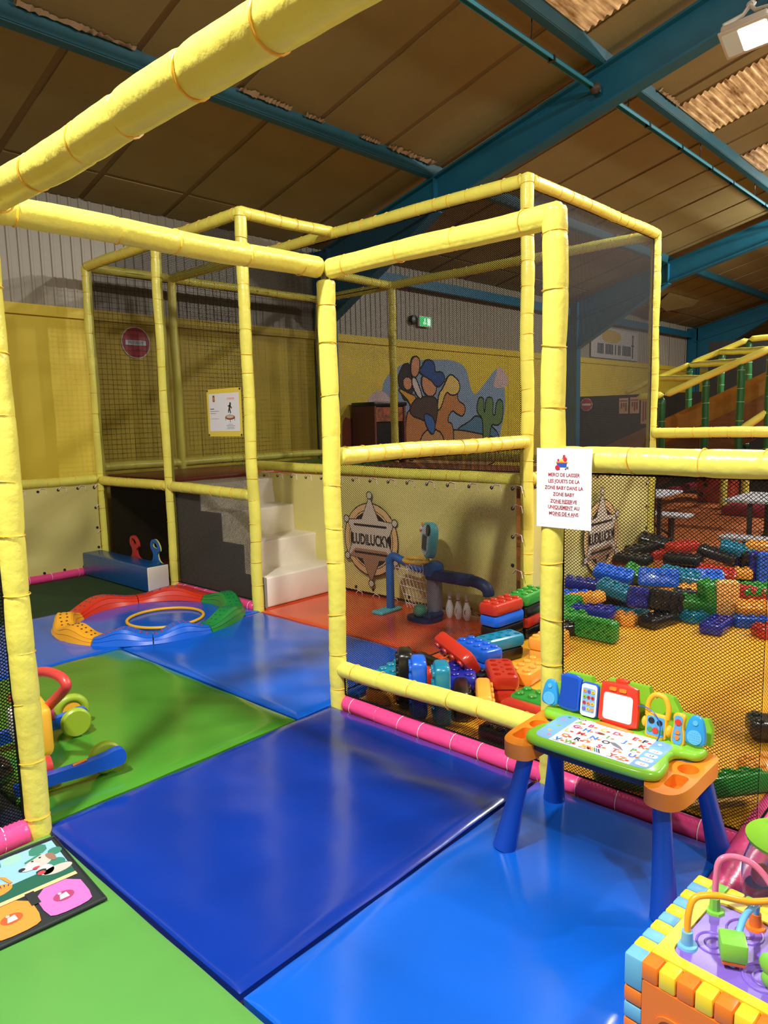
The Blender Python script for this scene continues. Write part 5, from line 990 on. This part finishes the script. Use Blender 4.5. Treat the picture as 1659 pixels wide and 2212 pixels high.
# ================================================================== FLOODLIGHTS, CABLE TRAY
LG = M('lamp_grey', 'B9B4A6', .45)
def flood(label, loc, aim, power, group=None):
    loc = Vector(loc); d = (Vector(aim) - loc).normalized(); t = thing('floodlight', label, 'lamp', loc); 
    side = Vector((0, -1, 0)); u = (side - d * side.dot(d)).normalized(); X = basis((0, 0, 0), u, d.cross(u)) @ Matrix.Scale(.8, 4)     # local z = light direction
    part('housing', LG, lambda q: [q.rbox((-.21, -.17, -.11), (.25, .17, .0), .02, 3), q.rbox((-.23, -.185, -.015), (.27, .185, .012), .012)], t, 50, X)
    part('lens', M('lamp_lens', 'FFFFFF', .3, emit='E8FFFA', estr=9), lambda q: q.prism(rrect(-.04, -.145, .24, .145, .02), .012, .016), t, None, X)
    part('reflector_end', M('lamp_reflector', 'BFD8D2', .3, metal=.6), lambda q: q.prism(rrect(-.2, -.15, -.04, .15, .02), .012, .0155), t, None, X)
    e0, e1 = X @ Vector((-.23, 0, -.05)), X @ Vector((.26, 0, -.05)); top = Vector((.10, 0, .30))
    part('bracket', LG, lambda q: [q.tube([e0, e0 + Vector((.02, 0, .16)), top + (e0 - top) * .25, top], .017, 8), q.tube([e1, e1 + Vector((.02, 0, .16)), top + (e1 - top) * .25, top], .017, 8), q.cyl(top, top + Vector((.08, 0, .05)), .03, n=10)], t, 60, I4)
    part('cable', BLK, lambda q: q.tube(curve([X @ Vector((.05, 0, -.1)), X @ Vector((.05, 0, -.1)) + Vector((.03, -.08, .12)), top + Vector((.0, -.16, -.02)), top + Vector((.05, -.1, .06)), top + Vector((.08, 0, .05))], 5), .012, 8), t, 60, I4)
    L = bpy.data.lights.new('floodlight_beam', 'AREA'); L.shape = 'RECTANGLE'; L.size = .36; L.size_y = .28; L.energy = power; L.color = (1.0, .965, .905); L.spread = R(165)
    o = bpy.data.objects.new('floodlight_beam', L); COL.objects.link(o); o.parent = t; o.matrix_local = X @ Matrix.Translation((.06, 0, .02)) @ Matrix.Rotation(PI, 4, 'X')
    return t
flood('lit floodlight under the blue rafter at the upper right', (4.30, -.74, 4.76), (2.4, -1.1, .5), LAMP_POWER * .8)
flood('lit floodlight under the rafter left of the camera', (-3.0, -.74, 4.82), (-1.0, -1.0, 0), LAMP_POWER * 2.3)
flood('added fill floodlight, unseen, high behind the camera', (-3.0, -5.0, 5.8), (-.8, -1.2, 0), LAMP_POWER * 1.2)  # fill lamp added out of view to light the scene from behind
flood('added fill floodlight, unseen, far along the rafter on the right', (4.30, -5.6, 5.9), (2.6, -1, .5), LAMP_POWER * 1.6)  # invented lamp outside the frame, extra light from the right
flood('added fill floodlight, unseen, brightening the far tables', (8.6, -4.2, 5.7), (6.5, -.5, 0), LAMP_POWER * 3.2)  # added out of view to brighten the orange floor round the tables
flood('added fill floodlight, unseen, brightening the far slide', (11.7, -1.2, 4.95), (12, 2.5, .5), LAMP_POWER * 2.6)  # unseen lamp put in to lift the dim slide area
p5 = struct('trim_5', 'petrol blue steel portal rafter behind the camera'); mb = MB(); slope_box(mb, -3.75, -3.58, -8, 4.95, 4.905, 5.29); mb.build('rafter', STEEL, p5, None)
ct = thing('cable_tray', 'thin blue hanging cable tray crossing below the big rafter', 'cable tray')
part('tray', M('tray_blue', '2F7E90', .4), lambda q: [q.box((-4, .752, 4.89), (14.5, .758, 4.93)), q.box((-4, .802, 4.89), (14.5, .808, 4.93)), q.box((-4, .752, 4.925), (14.5, .808, 4.932))], ct, None, I4)
for x in (.2, 1.6, 3.35, 5.38, 7.6, 10.0): part('hanger_wire', BLK, lambda q: q.tube([(x, .78, 4.93), (x + .015, .78, 5.05), (x, .775, 5.21)], .006, 5), ct, None, I4)
for x in (3.7, 5.02, 5.9, 6.9, 8.0, 8.9, 10.5): part('clip', BLK, lambda q: q.box((x, .745, 4.885), (x + .03, .815, 4.935)), ct, None, I4)
part('junction_ball', M('junction_brown', '4A3A32', .5), lambda q: q.ball((4.56, .76, 4.90), .055, 10), ct, 60, I4)
